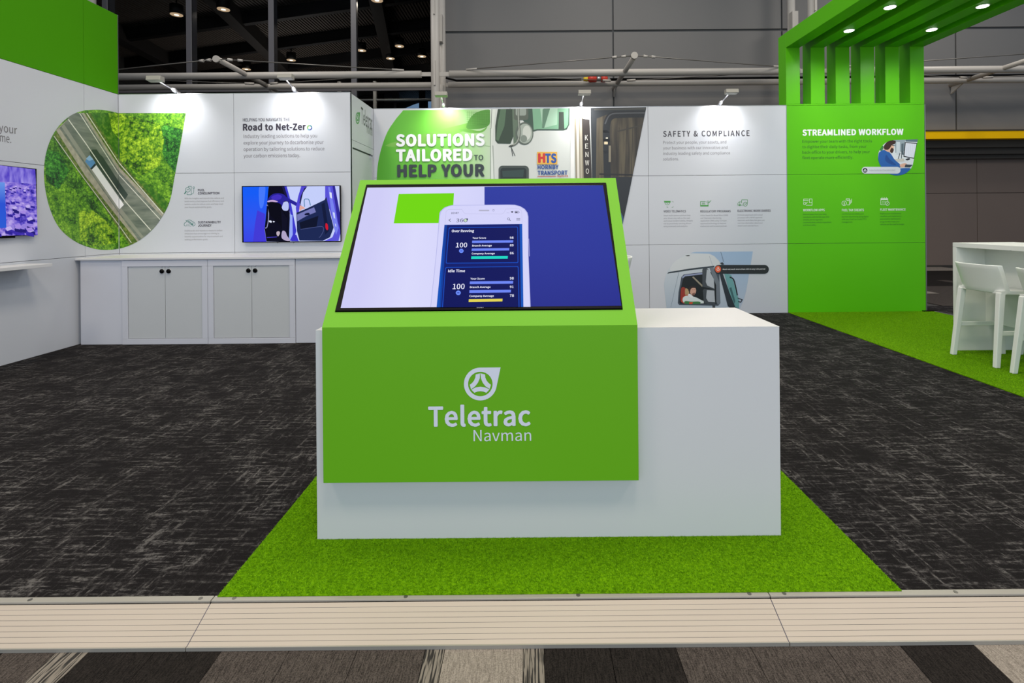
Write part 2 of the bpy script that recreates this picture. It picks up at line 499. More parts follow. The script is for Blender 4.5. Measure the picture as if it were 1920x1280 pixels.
def drop_logo(art, c, cx, cy, r, asp=1.0):
    """drop-shaped ring with three curved bands; r = outer radius in pixels"""
    corner = (cx + 1.235 * r * asp, cy - 1.01 * r)
    outl = []
    hull = ell(cx, cy, r * asp, r, 72)
    # outer radius along an angle: the larger of the circle and the wedge towards the corner
    t1 = (cx, cy - r); 
    ang = math.radians(10)
    t2 = (cx + r * math.cos(ang) * asp, cy + r * math.sin(ang))
    N = 60
    def outer(th):
        dx, dy = math.cos(th), math.sin(th)
        best = 1.0
        C = (1.235, -1.01); T1 = (0.0, -1.0); T2 = (math.cos(ang), math.sin(ang))
        for A, B in ((T1, C), (C, T2)):
            ex, ey = B[0] - A[0], B[1] - A[1]
            den = dx * ey - dy * ex
            if abs(den) < 1e-9: continue
            t = (A[0] * ey - A[1] * ex) / den
            u = (A[0] * dy - A[1] * dx) / den
            if t > 0 and -0.001 <= u <= 1.001: best = max(best, t)
        return best
    angs = sorted(set([2 * math.pi * k / N for k in range(N)] + [math.atan2(-1.01, 1.235) % (2 * math.pi)]))
    m = art.m(c)
    for i in range(len(angs)):
        a, b = angs[i], angs[(i + 1) % len(angs)]
        q = []
        for th, rr in ((a, outer(a)), (b, outer(b)), (b, 0.745), (a, 0.745)):
            q.append(art.to((cx + math.cos(th) * rr * r * asp, cy + math.sin(th) * rr * r)))
        art._emit(m, q)
    arm = [(-0.545, 0.345), (-0.28, 0.203), (0, 0.165), (0.28, 0.203), (0.565, 0.325), (0.365, 0.535), (0.18, 0.46), (0, 0.437), (-0.18, 0.46), (-0.365, 0.535)]
    for a in (0, 120, 240):
        ca, sa = math.cos(math.radians(a)), math.sin(math.radians(a))
        art._emit(m, [art.to((cx + (x * ca - y * sa) * r * asp, cy + (x * sa + y * ca) * r)) for x, y in arm])
    art.off += art.step

# =====================================================================================
# STRUCTURE
# =====================================================================================
PH = 0.992                               # height of one exhibition wall panel
Z3 = 3 * PH
XL, YL = -5.11, 6.46                     # left wall plane, back-left wall plane
XA, YB = -2.215, 7.43                    # alcove side wall plane, back wall plane
XR = 3.715                               # where the green wall begins
FZ = -0.065                              # hall floor below the booth's raised floor

carpet = carpet_mat()
fl = struct(box('floor', -5.6, 6.6, 1.885, 7.9, FZ, 0.0, carpet))
hall_fl = empty('floor_hall', (0, 5, FZ), kind='structure')
MB().box(-16, 22, -6, 34, FZ - 0.2, FZ - 0.012, mat('hall_slab', (60, 58, 56), rough=0.9)).build('slab', None, hall_fl)
PL = {'d': plank_carpet_mat('carpet_plank_charcoal', (18, 16, 15), (42, 38, 36), 1),
      'm': plank_carpet_mat('carpet_plank_mid_grey', (44, 40, 38), (84, 77, 73), 2),
      'l': plank_carpet_mat('carpet_plank_light_grey', (110, 103, 96), (150, 142, 133), 3),
      's': stripe_carpet_mat('carpet_plank_striped', (34, 31, 29), (120, 113, 104))}
plank_mesh = {}
def plank(x, y, key, w_=0.25, l_=1.0):
    kk = (key, w_, l_)
    if kk not in plank_mesh:
        o = MB().box(0.001, w_ - 0.001, 0.001, l_ - 0.001, -0.012, 0.0).build('carpet_plank', PL[key])
        plank_mesh[kk] = o.data; bpy.data.objects.remove(o)
    o = bpy.data.objects.new('carpet_plank', plank_mesh[kk]); COL.objects.link(o)
    o.parent = hall_fl; o.location = (x - 0, y - 5, 0)
# near strip in front of the ramp: edges read off the photograph
def gx(px): return atZ(px, 1228, FZ).x
near = [(-2.50, -2.00, 'd'), (-2.00, gx(0), 'd'), (gx(0), gx(100), 'm'), (gx(100), gx(160), 's'), (gx(160), gx(410), 'd'), (gx(410), gx(795), 'm'), (gx(795), gx(832), 's'), (gx(832), gx(981), 'l'),
        (gx(981), gx(1020), 's'), (gx(1020), gx(1272), 'd'), (gx(1272), gx(1703), 'm'), (gx(1703), gx(1846), 'd'), (gx(1846), gx(1985), 'l'), (gx(1985), 2.30, 'm')]
for a, b, key in near:
    n = max(1, round((b - a) / 0.25))
    for i in range(n): plank(a + (b - a) * i / n, 0.74, key, round((b - a) / n, 4), 1.1)
# hall carpet seen beyond the booth's right edge
seq = {10: 'd', 11: 'm', 12: 'd', 13: 'l'}
for iy in range(5, 14):
    y = iy + 0.6
    for ix in range(20):
        x = 6.62 + ix * 0.25
        if iy >= 13: key = 'l' 
        elif iy >= 11: key = 'd'
        elif iy == 10: key = 'd' if ix % 5 else 'm'
        elif iy == 9: key = 'l' if ix % 6 == 3 else 'm'
        elif iy in (7, 8): key = 'm'
        else: key = 'd' if (ix // 3) % 2 else 'm'
        plank(x, y, key)

# ---- exhibition walls: a core and its panels
def panel_wall(name, axis, at, spans, rows, thick=0.05, mats=None):
    """axis 'x': wall runs along x at y=at facing -y ; axis 'y': wall runs along y at x=at facing +x"""
    lo, hi = spans[0], spans[-1]
    z0, z1 = rows[0], rows[-1]
    if axis == 'x':
        root = empty(name, ((lo + hi) / 2, at + thick, 0), kind='structure')
        MB().box(lo, hi, at + 0.012, at + thick, z0, z1).build('frame', M_dark, root)
    else:
        root = empty(name, (at - thick, (lo + hi) / 2, 0), kind='structure')
        MB().box(at - thick, at - 0.012, lo, hi, z0, z1).build('frame', M_dark, root)
    g = 0.0022
    for i in range(len(spans) - 1):
        for j in range(len(rows) - 1):
            m = mats(i, j) if mats else M_panel
            if m is None: continue
            a, b, c, d = spans[i] + g, spans[i + 1] - g, rows[j] + g, rows[j + 1] - g
            if j == 0: c = rows[0]
            if axis == 'x': MB().box(a, b, at, at + 0.012, c, d, bev=0.001, seg=1).build('panel', m, root)
            else: MB().box(at - 0.012, at, a, b, c, d, bev=0.001, seg=1).build('panel', m, root)
    return root
rows3 = [0, PH, 2 * PH, Z3]
Y158 = atX(159, 330, XL).y
wl = panel_wall('wall_left', 'y', XL, [Y158 - 3 * 0.992, Y158 - 0.992 * 2, Y158 - 0.992, Y158, YL], rows3 + [4 * PH], mats=lambda i, j: M_greenD if j == 3 else M_panel)
XJ = atY(439, 330, YL).x
wbl = panel_wall('wall_back_left', 'x', YL, [XL, XJ, XA], rows3)
MB().box(XL - 0.01, XA + 0.003, YL, YL + 0.055, Z3, Z3 + 0.006).build('edge_profile', M_alu, wbl)
MB().box(XA - 0.0, XA + 0.003, YL - 0.001, YL + 0.008, 0, Z3).build('edge_profile', M_alu, wbl)
MB().box(XL, XL + 0.004, YL - 0.006, YL, 0, Z3).build('corner_profile', M_alu, wbl)
MB().box(XL - 0.03, XL + 0.001, YL, YL + 0.006, Z3, 4 * PH).build('edge_profile', M_alu, wl)
# alcove side wall with the store-room door
wa = panel_wall('wall_alcove', 'y', XA, [YL + 0.01, YB], [0, 2.395, Z3], mats=lambda i, j: M_panel if j == 1 else None)
MB().box(XA - 0.012, XA, YL + 0.01, YL + 0.075, 0, 2.393).build('door_post', M_panel, wa)
MB().box(XA - 0.012, XA, YB - 0.035, YB, 0, 2.393).build('door_post', M_panel, wa)
MB().box(XA - 0.012, XA, YL + 0.075, YB - 0.035, 2.305, 2.393).build('door_header', M_panel, wa)
d1 = struct(box('door_1', XA - 0.03, XA - 0.008, YL + 0.082, YB - 0.05, 0.005, 2.285, M_panel))
MB().box(XA - 0.01, XA + 0.012, YB - 0.17, YB - 0.155, 2.24, 2.305).build('door_latch', M_steel, d1)
sA = S_side(XA)
# back wall (graphic) and safety wall in one plane
wb = panel_wall('wall_back', 'x', YB, [XA, -0.252, 1.728, XR], rows3)
MB().box(XA, XR, YB, YB + 0.055, Z3, Z3 + 0.006).build('edge_profile', M_alu, wb)
# green wall
XG = [XR, XR + 1.984]
wr = panel_wall('wall_right', 'x', YB, XG, rows3, mats=lambda i, j: M_green)
MB().box(XG[1], XG[1] + 0.012, YB - 0.002, YB + 0.05, 0, Z3).build('edge_profile', M_alu, wr)
MB().box(XG[0] - 0.003, XG[0] + 0.003, YB - 0.004, YB, 0, Z3).build('edge_profile', M_alu, wr)
MB().box(XG[1] - 0.06, XG[1] + 0.14, YB - 0.03, YB + 0.1, 0, 0.018).build('foot_plate', M_black, wr)

# ---- hall shell
YH = 14.0
hall = empty('wall_far', (2.3, YH + 0.3, FZ), kind='structure')
MB().box(-2.32, 26, YH + 0.04, YH + 0.3, 3.70, 10.0).build('wall_core', M_dark, hall)
MB().box(-2.32, 6.92, YH + 0.04, YH + 0.3, FZ, 3.70).build('wall_core', M_dark, hall)
xs_h = [-2.3, 2.33, 6.90, 11.6, 16.2, 20.8, 25.4]
for i in range(len(xs_h) - 1):
    for (za, zb) in ((FZ, 3.68), (3.70, 6.44), (6.46, 9.9)):
        if zb < 3.69 and xs_h[i] > 6: continue
        if zb < 3.69: zb = 3.70
        MB().box(xs_h[i] + 0.02, xs_h[i + 1] - 0.02, YH, YH + 0.04, za + (0.02 if za > 4 else 0), zb - 0.02 if zb > 4 else zb, bev=0.004, seg=1).build('cladding_panel', M_hallw, hall)
struct(box('wall_hall_left', -16.3, -16.0, -6, 34, FZ, 11, mat('hall_side_wall', (88, 86, 84), rough=0.8)))
# loading opening with yellow lintel
zy1, zy0 = atY(1830, 246.5, YH).z, atY(1830, 262, YH).z
lint = tag(box('lintel_beam', 6.95, 22, YH - 0.22, YH + 0.02, zy0, zy1, M_yellow), 'yellow painted steel beam over the opening in the far hall wall', 'beam')
lint_f = MB().box(6.95, 22, YH - 0.24, YH - 0.22, zy1 - 0.02, zy1 + 0.01).build('flange', M_soffit, lint)
op = empty('door_2', (9, YH + 0.6, FZ), kind='structure')
zs = [atY(1830, 263, YH + 0.3).z, atY(1830, 280, YH + 0.4).z, atY(1830, 292, YH + 0.5).z, atY(1830, 300, YH + 0.6).z]
for i in range(3):
    MB().box(6.7, 22, YH + 0.1 + 0.15 * i, YH + 0.22 + 0.15 * i, zs[i + 1] + 0.015, zs[i] + 0.05, bev=0.006, seg=1).build('soffit_slat', M_soffit, op)
YO = 14.62
x1832 = atY(1832, 350, YO).x
xo = [6.7, x1832 - 3.0, x1832, x1832 + 3.0, x1832 + 6.0, 22]
for i in range(len(xo) - 1):
    for za, zb in ((FZ, atY(1800, 362, YO).z), (atY(1800, 362, YO).z, zs[3] + 0.2)):
        MB().box(xo[i] + 0.006, xo[i + 1] - 0.006, YO, YO + 0.05, za + 0.006 + (0.0), zb - 0.006, bev=0.003, seg=1).build('door_panel', M_brown, op)
MB().box(6.7, 22, YO + 0.05, YO + 0.1, FZ, 3.4).build('door_core', M_soffit, op)
MB().box(6.7, 22, YO - 0.02, YO, FZ, FZ + 0.05).build('floor_track', M_soffit, op)

# ---- dark glazing with the foyer roof behind it
glass = bpy.data.materials.new('window_glass'); glass.use_nodes = True
nt = glass.node_tree; b = nt.nodes['Principled BSDF']
b.inputs['Base Color'].default_value = (0.55, 0.58, 0.6, 1); b.inputs['Roughness'].default_value = 0.02
b.inputs['Transmission Weight'].default_value = 1.0; b.inputs['IOR'].default_value = 1.02
win = empty('window_1', (-9, YH, FZ), kind='structure')
xm = [-16.0, -13.63, -11.41] + [atY(p, 100, YH).x for p in (355, 509, 663.5)] + [-2.45]
ztr = (atY(600, 171, YH).z, atY(600, 163.5, YH).z)
for i in range(len(xm)):
    MB().box(xm[i] - 0.075, xm[i] + 0.075, YH - 0.02, YH + 0.03, FZ, 10, bev=0.006, seg=1).build('mullion', M_mull, win)
    MB().box(xm[i] - 0.01, xm[i] + 0.01, YH + 0.03, YH + 0.32, FZ, 10).build('mullion_fin', M_mull, win)
for i in range(len(xm) - 1):
    a, b_ = xm[i] + 0.075, xm[i + 1] - 0.075
    for za, zb in ((FZ + 0.1, ztr[0]), (ztr[1], 9.9)):
        MB().box(a, b_, YH + 0.0, YH + 0.008, za, zb).build('glass_pane', glass, win)
    MB().box(a, b_, YH - 0.02, YH + 0.03, ztr[0], ztr[1]).build('transom', M_mull, win)
    MB().box(a, b_, YH - 0.02, YH + 0.03, FZ, FZ + 0.1).build('transom', M_mull, win)
# foyer: roof of ribbed steel, beams, rafters, end wall
M_rib = mat('foyer_ribbed_roof', (96, 88, 82), rough=0.6)
M_beam = mat('foyer_dark_beam', (22, 21, 22), rough=0.6)
M_end = mat('foyer_end_wall', (40, 39, 41), rough=0.8)
foy = empty('ceiling_foyer', (-9, 20, 8.4), kind='structure')
def roofz(x, y): return 8.55 + 0.09 * (x + 9) + 0.02 * (y - 20)
mb = MB()
x = -20.0
while x < -0.5:   # narrow ribs
    d = 0.03
    for (xa, xb, dz) in ((x, x + 0.055, 0.0), (x + 0.055, x + 0.11, 0.04)):
        mb.face([(xa, YH + 0.35, roofz(xa, YH) + dz), (xa, 33, roofz(xa, 33) + dz), (xb, 33, roofz(xb, 33) + dz), (xb, YH + 0.35, roofz(xb, YH) + dz)])
        mb.face([(xb, YH + 0.35, roofz(xb, YH) + dz), (xb, 33, roofz(xb, 33) + dz), (xb, 33, roofz(xb, 33) + 0.04 - dz), (xb, YH + 0.35, roofz(xb, YH) + 0.04 - dz)])
    x += 0.11
tag(mb.build('ribbed_sheet', M_rib, foy), kind='stuff')
for (y0_, y1_) in ((18.3, 16.6), (20.9, 19.2), (23.5, 21.8), (26.5, 24.8), (29.5, 27.8)):
    xa, xb = -20.0, -0.6
    MB().hexa([(xa, y0_, roofz(xa, y0_) - 0.42), (xb, y1_, roofz(xb, y1_) - 0.42), (xb, y1_, roofz(xb, y1_)), (xa, y0_, roofz(xa, y0_))],
              [(xa, y0_ + 0.2, roofz(xa, y0_) - 0.42), (xb, y1_ + 0.2, roofz(xb, y1_) - 0.42), (xb, y1_ + 0.2, roofz(xb, y1_)), (xa, y0_ + 0.2, roofz(xa, y0_))]).build('roof_beam', M_beam, foy)
for xa, xb in ((-13.4, -15.8), (-9.2, -12.0), (-4.4, -7.6)):
    MB().hexa([(xa - 0.2, YH + 0.4, roofz(xa, 14) - 0.5), (xa + 0.2, YH + 0.4, roofz(xa, 14) - 0.5), (xa + 0.2, YH + 0.4, roofz(xa, 14)), (xa - 0.2, YH + 0.4, roofz(xa, 14))],
              [(xb - 0.2, 30, roofz(xb, 30) - 0.5), (xb + 0.2, 30, roofz(xb, 30) - 0.5), (xb + 0.2, 30, roofz(xb, 30)), (xb - 0.2, 30, roofz(xb, 30))]).build('rafter', mat('foyer_rafter', (58, 54, 52), rough=0.6), foy)
fe = struct(box('wall_foyer', -20, 6.6, 33, 33.3, FZ, 10.5, M_end))
struct(box('wall_foyer_left', -20.3, -20, YH + 0.4, 33.3, FZ, 10.5, M_end))
struct(box('wall_foyer_right', -0.6, -0.3, YH + 0.4, 33.0, FZ, 10.5, M_end))
struct(box('ceiling_foyer_deck', -20.3, -0.3, YH + 0.32, 33.3, 10.5, 10.6, M_end))
for xc, yc in ((-13.9, 16.2), (-14.6, 24.0), (-8.2, 29.0), (-5.6, 27.5)):
    tag(MB().tube([(xc, yc, FZ), (xc, yc, roofz(xc, yc))], 0.17, n=16).build('foyer_column', M_beam, None, (xc, yc, FZ)),
        {-13.9: 'thick black round column in the dark foyer, leftmost behind the glass', -14.6: 'dark round column deep in the foyer behind the left glazing',
         -8.2: 'dark round column far back in the foyer behind the middle glazing', -5.6: 'dark round column far back in the foyer beside the small ceiling lights'}[xc], 'column', 'columns in the foyer')
# inner screen of the foyer: pale rail and thin posts seen under the pipes
mbr = empty('foyer_rail', (-5, 15.4, FZ), 'pale grey handrail on posts behind the glazing above the short wall', 'railing')
zr = atY(760, 187, 15.4).z
MB().tube([(-5.9, 15.4, zr), (-2.5, 15.4, zr)], 0.035).build('rail', M_pipe, mbr)
for xx in (-5.6, atY(703, 180, 15.4).x):
    MB().tube([(xx, 15.4, FZ), (xx, 15.4, zr + 0.55)], 0.055).build('post', M_pipe, mbr)

# far daylight window of the foyer
wf = empty('window_2', (-5.2, 32.9, 3.0), kind='structure')
SFY = S_back(32.94)
mbw = MB(); mbw.hexa([SFY.hit(*p) for p in ((748, 222), (755, 205), (776, 196), (794, 190.5), (818, 190), (818, 222))], [SFY.hit(*p, 0.03) for p in ((748, 222), (755, 205), (776, 196), (794, 190.5), (818, 190), (818, 222))]); mbw.build('sky_pane', mat('daylight_pane', (120, 150, 184), emit=1.0), wf)
for px in (741, 800):
    p = SFY.hit(px, 200, 0.05); MB().box(p.x - 0.09, p.x + 0.09, p.y - 0.05, p.y + 0.05, FZ, 9.0).build('window_post', M_beam if px == 800 else M_mull, wf)
# foyer downlights
M_can = mat('black_can', (16, 15, 15), rough=0.5)
M_ring = mat('lamp_ring_glow', (255, 214, 170), emit=0.75)
M_bulb = mat('lamp_bulb_glow', (255, 240, 215), emit=3.0)
cans = [(331, 28, 7.75, 'large can light hanging left of the first tall mullion'), (419, 18, 7.75, 'large can light hanging right of the first tall mullion'),
        (707, 1, 8.0, 'can light cut by the top of the picture'), (546, 113, 8.0, 'small round light above the pale strut, middle bay'),
        (462, 130, 8.0, 'small round light just right of the strut tip'), (749, 87, 8.2, 'brightest of the four small round lights by the pipe column'),
        (732, 110, 8.2, 'small round light, lower left of the four by the pipe column'), (791, 106, 8.2, 'small round light nearest the pipe column'),
        (678, 95, 8.2, 'small round light half hidden by the third mullion')]
for px, py, z, lab in cans:
    P = atZ(px, py, z)
    root = empty('can_light', (P.x, P.y, z), lab + ', behind the dark glazing', 'ceiling light', 'downlights in the dark foyer')
    r = 0.185
    MB().tube([(P.x, P.y, z + 0.01), (P.x, P.y, z + 0.30)], r, n=24).build('can', M_can, root)
    MB().tube([(P.x, P.y, z + 0.30), (P.x, P.y, roofz(P.x, P.y))], 0.02, n=8).build('stem', M_can, root)
    mb = MB(); mb.tube([(P.x, P.y, z), (P.x, P.y, z + 0.012)], r * 0.93, n=24); mb.build('ring', M_ring, root)
    mb = MB(); mb.tube([(P.x, P.y, z - 0.004), (P.x, P.y, z)], r * 0.36, n=16); mb.build('bulb', M_bulb, root)
    if r > 0.1 and py < 60:
        l = bpy.data.lights.new('can_glow', 'SPOT'); l.energy = 90; l.spot_size = 2.4; l.color = (1, 0.86, 0.7)
        lo = bpy.data.objects.new('can_glow', l); lo.location = (P.x, P.y, z - 0.05); COL.objects.link(lo)
lf = area('foyer_roof_fill', (-9, 21, 4.5), 3.0, 80, (1.0, 0.9, 0.82), (math.pi, 0, 0))  # unseen fill lamp, added to brighten the foyer roof from below

# =====================================================================================
# hall steelwork: pipes, columns, struts, cables
# =====================================================================================
ZP = 4.90
colx = [-11.35, -2.22, 6.90, 16.0]
for i, x in enumerate(colx):
    side = ['hidden behind the left booth wall', 'right of the dark glazing', 'behind the green slatted canopy', 'beyond the right edge'][i]
    for (yy, rr, nm) in ((12.5, 0.105, 'front'), (13.5, 0.095, 'rear')):
        root = tag(MB().tube([(x, yy, FZ), (x, yy, 10)], rr, n=20).build('steel_column', M_pipe, None, (x, yy, FZ)),
                   '%s grey round steel column of the pair %s' % (nm, side), 'column', 'paired steel columns of the hall')
        if nm == 'front':
            for zz in (6.6, 4.9):
                MB().box(x - 0.02, x + 0.02, yy - rr - 0.05, yy - rr + 0.03, zz - 0.3, zz + 0.3).build('gusset_plate', M_pipe, root)
        else:
            for zz in (6.3, 4.5):
                MB().box(x - 0.10, x + 0.05, yy - rr - 0.16, yy - rr + 0.01, zz - 0.35, zz + 0.35).build('gusset_plate', M_pipe, root)
for i in range(3):
    a, b_ = colx[i], colx[i + 1]
    bay = ['left bay in front of the dark glazing', 'middle bay in front of the grey wall', 'right bay beyond the green canopy'][i]
    bays = ['left bay before the glazing', 'middle bay before the grey wall', 'right bay beyond the canopy'][i]
    for (yy, rr, nm, gp) in ((12.5, 0.085, 'near', 0.34), (13.5, 0.075, 'rear', 0.16)):
        root = tag(MB().tube([(a + gp, yy, ZP), (b_ - gp, yy, ZP)], rr, n=18).build('horizontal_pipe', M_pipe, None, ((a + b_) / 2, yy, ZP)),
                   '%s grey steel pipe, %s' % ('front thicker' if nm == 'near' else 'rear thinner', bay), 'pipe', 'horizontal steel pipes')
        MB().box(a + 0.08, a + gp + 0.02, yy - 0.012, yy + 0.012, ZP - 0.05, ZP + 0.05).build('end_plate', M_pipe, root)
        MB().box(b_ - gp - 0.02, b_ - 0.08, yy - 0.012, yy + 0.012, ZP - 0.05, ZP + 0.05).build('end_plate', M_pipe, root)
    mx = (a + b_) / 2
    tip = (mx + 0.02, 11.3, ZP + 0.03)
    root = tag(MB().tube([tip, (mx, 14.0, ZP)], 0.058, n=16).build('strut', M_pipe, None, (mx, 12.6, ZP)), 'grey round strut sticking out between the pipes, %s' % bay, 'strut', 'outrigger struts')
    MB().tube([(mx, 11.27, ZP + 0.03), (mx, 11.33, ZP + 0.03)], 0.075, n=16).build('end_disc', M_pipe, root)
    MB().hexa([(mx - 0.02, 13.6, ZP - 0.05), (mx - 0.02, 13.95, ZP - 0.05), (mx - 0.02, 13.98, ZP - 0.24)], [(mx + 0.02, 13.6, ZP - 0.05), (mx + 0.02, 13.95, ZP - 0.05), (mx + 0.02, 13.98, ZP - 0.24)]).build('bracket', M_pipe, root)
    for (ex, nm) in ((a + 0.75, 'left'), (b_ - 0.75, 'right')):
        sgn = -1 if nm == 'left' else 1
        cb = empty('tension_cable', (mx, 11.6, ZP), 'thin steel cable %s of the strut tip, %s' % (nm, bays), 'cable', 'bracing cables')
        T = Vector(tip); E = Vector((ex, 12.45, ZP + 0.09))
        MB().tube([T, E], 0.012, n=6).build('wire', M_cable, cb)
        for f in (0.05, 0.10):
            p = T.lerp(E, f); q = T.lerp(E, f + 0.025)
            MB().tube([p, q], [0.035, 0.028], n=8).build('shackle', M_pipe, cb)
        p = T.lerp(E, 0.93); q = T.lerp(E, 1.0); MB().tube([p, q], 0.022, n=8).build('turnbuckle', M_pipe, cb)
        cb2 = empty('tension_cable', (mx, 13.5, ZP), 'thin rear cable, %s side, %s' % (nm, bays), 'cable', 'bracing cables')
        T2 = Vector((mx, 13.3, ZP + 0.01)); E2 = Vector((ex + sgn * -1.2, 12.6, ZP - 0.05))
        MB().tube([T2, E2], 0.010, n=6).build('wire', M_cable, cb2)
        MB().tube([T2.lerp(E2, 0.08), T2.lerp(E2, 0.16)], 0.03, n=8).build('shackle', M_pipe, cb2)
# black power cable along the rear pipe with red connectors
pc = empty('power_cable', (1, 13.35, ZP), 'black power cable lying along the rear pipe with two red connectors', 'cable')
z1 = atY(1000, 149.5, 13.3).z
mb = MB(); mb.tube([atY(836, 146, 13.3), atY(856, 151, 13.3), atY(1090, 149, 13.3)], 0.028, n=8); mb.tube([atY(1144, 148.5, 13.3), atY(1465, 145.5, 13.3), atY(1760, 142, 13.3), atY(1920, 140, 13.3)], 0.028, n=8)
mb.build('cord', M_black, pc)
M_red = mat('red_plastic', (205, 52, 30), rough=0.4); M_yel = mat('yellow_plastic', (235, 200, 20), rough=0.4)
MB().tube([atY(1094, 148.6, 13.3), atY(1102, 148.6, 13.3)], [0.05, 0.06], n=12).build('yellow_cap', M_yel, pc)
MB().tube([atY(1102, 148.4, 13.3), atY(1106, 148.3, 13.3), atY(1118, 148, 13.3)], [0.05, 0.085, 0.08], n=14).build('connector', M_red, pc)
MB().tube([atY(1127, 147.8, 13.3), atY(1134, 147.6, 13.3), atY(1139, 147.5, 13.3)], [0.08, 0.085, 0.05], n=14).build('connector', M_red, pc)
MB().tube([atY(1117, 148, 13.3), atY(1128, 147.8, 13.3)], 0.066, n=14).build('coupling', M_alu, pc)

# =====================================================================================
# green slatted canopy
# =====================================================================================
SH = -0.020
ZB, ZT = 3.805, 4.02
can = empty('slatted_canopy', (XR + 1, YB, Z3), 'bright green slatted canopy with downlights rising from the green wall', 'canopy')
def shx(x, y): return x + SH * (y - YB)
BW, PITCH = 0.20, (1.984 - 0.20) / 5
YF = 3.3
for i in range(6):
    x0 = XR + i * PITCH; x1 = x0 + BW
    MB().box(x0, x1, YB, YB + 0.22, Z3 + 0.02, ZT, bev=0.002, seg=1).build('column_slat', M_green, can)
    q = lambda y, z0, z1: [(shx(x0, y), y, z0), (shx(x1, y), y, z0), (shx(x1, y), y, z1), (shx(x0, y), y, z1)]
    MB().hexa(q(YF, ZB, ZT), q(YB - 0.0005, ZB, ZT), bev=0.002).build('beam_slat', M_green, can)
MB().box(XR, XG[1], YB, YB + 0.22, Z3, Z3 + 0.02, bev=0.002, seg=1).build('bottom_rail', M_green, can)
a0, a1 = XR + BW, XG[1] - BW
MB().hexa([(shx(a0, YF), YF, ZT - 0.03), (shx(a1, YF), YF, ZT - 0.03), (shx(a1, YF), YF, ZT - 0.002), (shx(a0, YF), YF, ZT - 0.002)],
          [(a0, YB + 0.2, ZT - 0.03), (a1, YB + 0.2, ZT - 0.03), (a1, YB + 0.2, ZT - 0.002), (a0, YB + 0.2, ZT - 0.002)]).build('top_sheet', M_green, can)
M_lamp = mat('downlight_glow', (255, 250, 240), emit=14.0)
for (px, py, lab) in ((1598, 57, 'far left'), (1678, 13, 'near left'), (1757, 55, 'far right'), (1855, 11, 'near right')):
    P = atZ(px, py, ZB)
    if abs(px - 1598) < 100: 
        xc = shx(XR + PITCH + BW * 0.62, P.y)
    else: xc = shx(XR + 4 * PITCH + BW * 0.62, P.y)
    root = empty('recessed_downlight', (xc, P.y, ZB), 'bright white round downlight in the green canopy, %s of the four' % lab, 'downlight', 'downlights in the green canopy')
    MB().tube([(xc, P.y, ZB - 0.006), (xc, P.y, ZB)], 0.066, n=24).build('trim_ring', M_white, root)
    MB().tube([(xc, P.y, ZB - 0.009), (xc, P.y, ZB - 0.006)], 0.056, n=24).build('lamp_face', M_lamp, root)
    l = bpy.data.lights.new('downlight_beam', 'SPOT'); l.energy = 46; l.spot_size = math.radians(164); l.spot_blend = 1.0; l.shadow_soft_size = 0.05; l.color = (1, 0.98, 0.93)
    lo = bpy.data.objects.new('downlight_beam', l); lo.location = (xc, P.y, ZB - 0.03); COL.objects.link(lo)

# =====================================================================================
# arm lights on the wall tops
# =====================================================================================
M_headglow = mat('arm_lamp_glow', (255, 255, 255), emit=12.0)
M_armw = mat('bright_satin_metal', (225, 225, 230), rough=0.3, metal=0.6)
arms = [(331, 181, 290, 147, YL, 'above the road photograph on the left wall'), (553, 177, 535, 143, YL, 'above the net zero lettering'),
        (832, 205, 827, 176, YB, 'above the big white solutions lettering'), (1089, 201, 1096, 173, YB, 'above the truck photograph'),
        (1349, 197, 1372, 171, YB, 'above the safety lettering')]
for (bx, by, hx, hy, yw, lab) in arms:
    B = atY(bx, by, yw); B.z = Z3 + 0.006
    dY = 0.40
    Hh = atY(hx, hy, yw - dY)
    root = empty('arm_spotlight', (B.x, B.y, Z3), 'small silver arm spotlight ' + lab, 'spotlight', 'arm spotlights on the booth walls')
    MB().box(B.x - 0.02, B.x + 0.02, yw - 0.006, yw + 0.05, Z3 + 0.006, Z3 + 0.03, bev=0.003).build('clamp', M_armw, root)
    d = (Hh - B).normalized()
    J = B + Vector((0, -0.01, 0.02)) + d * 0.09
    E = Vector((B.x + (Hh.x - B.x) * 0.62, Hh.y + 0.03, Hh.z - 0.01))
    MB().tube([B + Vector((0, 0, 0.02)), B.lerp(J, 0.5) + Vector((0, 0, 0.01)), J], [0.022, 0.026, 0.010], n=12).build('swivel', M_armw, root)
    MB().tube([J, E], 0.0075, n=8).build('arm', M_armw, root)
    hw = 0.085
    hd = MB().hexa([(Hh.x - hw, Hh.y - 0.035, Hh.z - 0.025), (Hh.x + hw, Hh.y - 0.035, Hh.z - 0.025), (Hh.x + hw, Hh.y - 0.025, Hh.z + 0.028), (Hh.x - hw, Hh.y - 0.025, Hh.z + 0.028)],
              [(Hh.x - hw, Hh.y + 0.053, Hh.z - 0.036), (Hh.x + hw, Hh.y + 0.053, Hh.z - 0.036), (Hh.x + hw, Hh.y + 0.048, Hh.z + 0.025), (Hh.x - hw, Hh.y + 0.048, Hh.z + 0.025)], bev=0.005).build('lamp_head', mat('lamp_head_grey', (150, 147, 140), rough=0.5), root)
    MB().box(Hh.x - hw + 0.01, Hh.x + hw - 0.01, Hh.y + 0.054, Hh.y + 0.058, Hh.z - 0.012, Hh.z + 0.02).build('lamp_glass', M_headglow, root)
    l = bpy.data.lights.new('arm_beam', 'SPOT'); l.energy = 29; l.spot_size = math.radians(120); l.spot_blend = 1.0; l.shadow_soft_size = 0.06; l.color = (1, 0.99, 0.98)
    lo = bpy.data.objects.new('arm_beam', l); lo.location = (Hh.x, Hh.y + 0.075, Hh.z - 0.03)
    tgt = Vector((B.x, yw, Z3 - 0.32)); lo.rotation_euler = (tgt - lo.location).to_track_quat('-Z', 'Y').to_euler()
    COL.objects.link(lo)

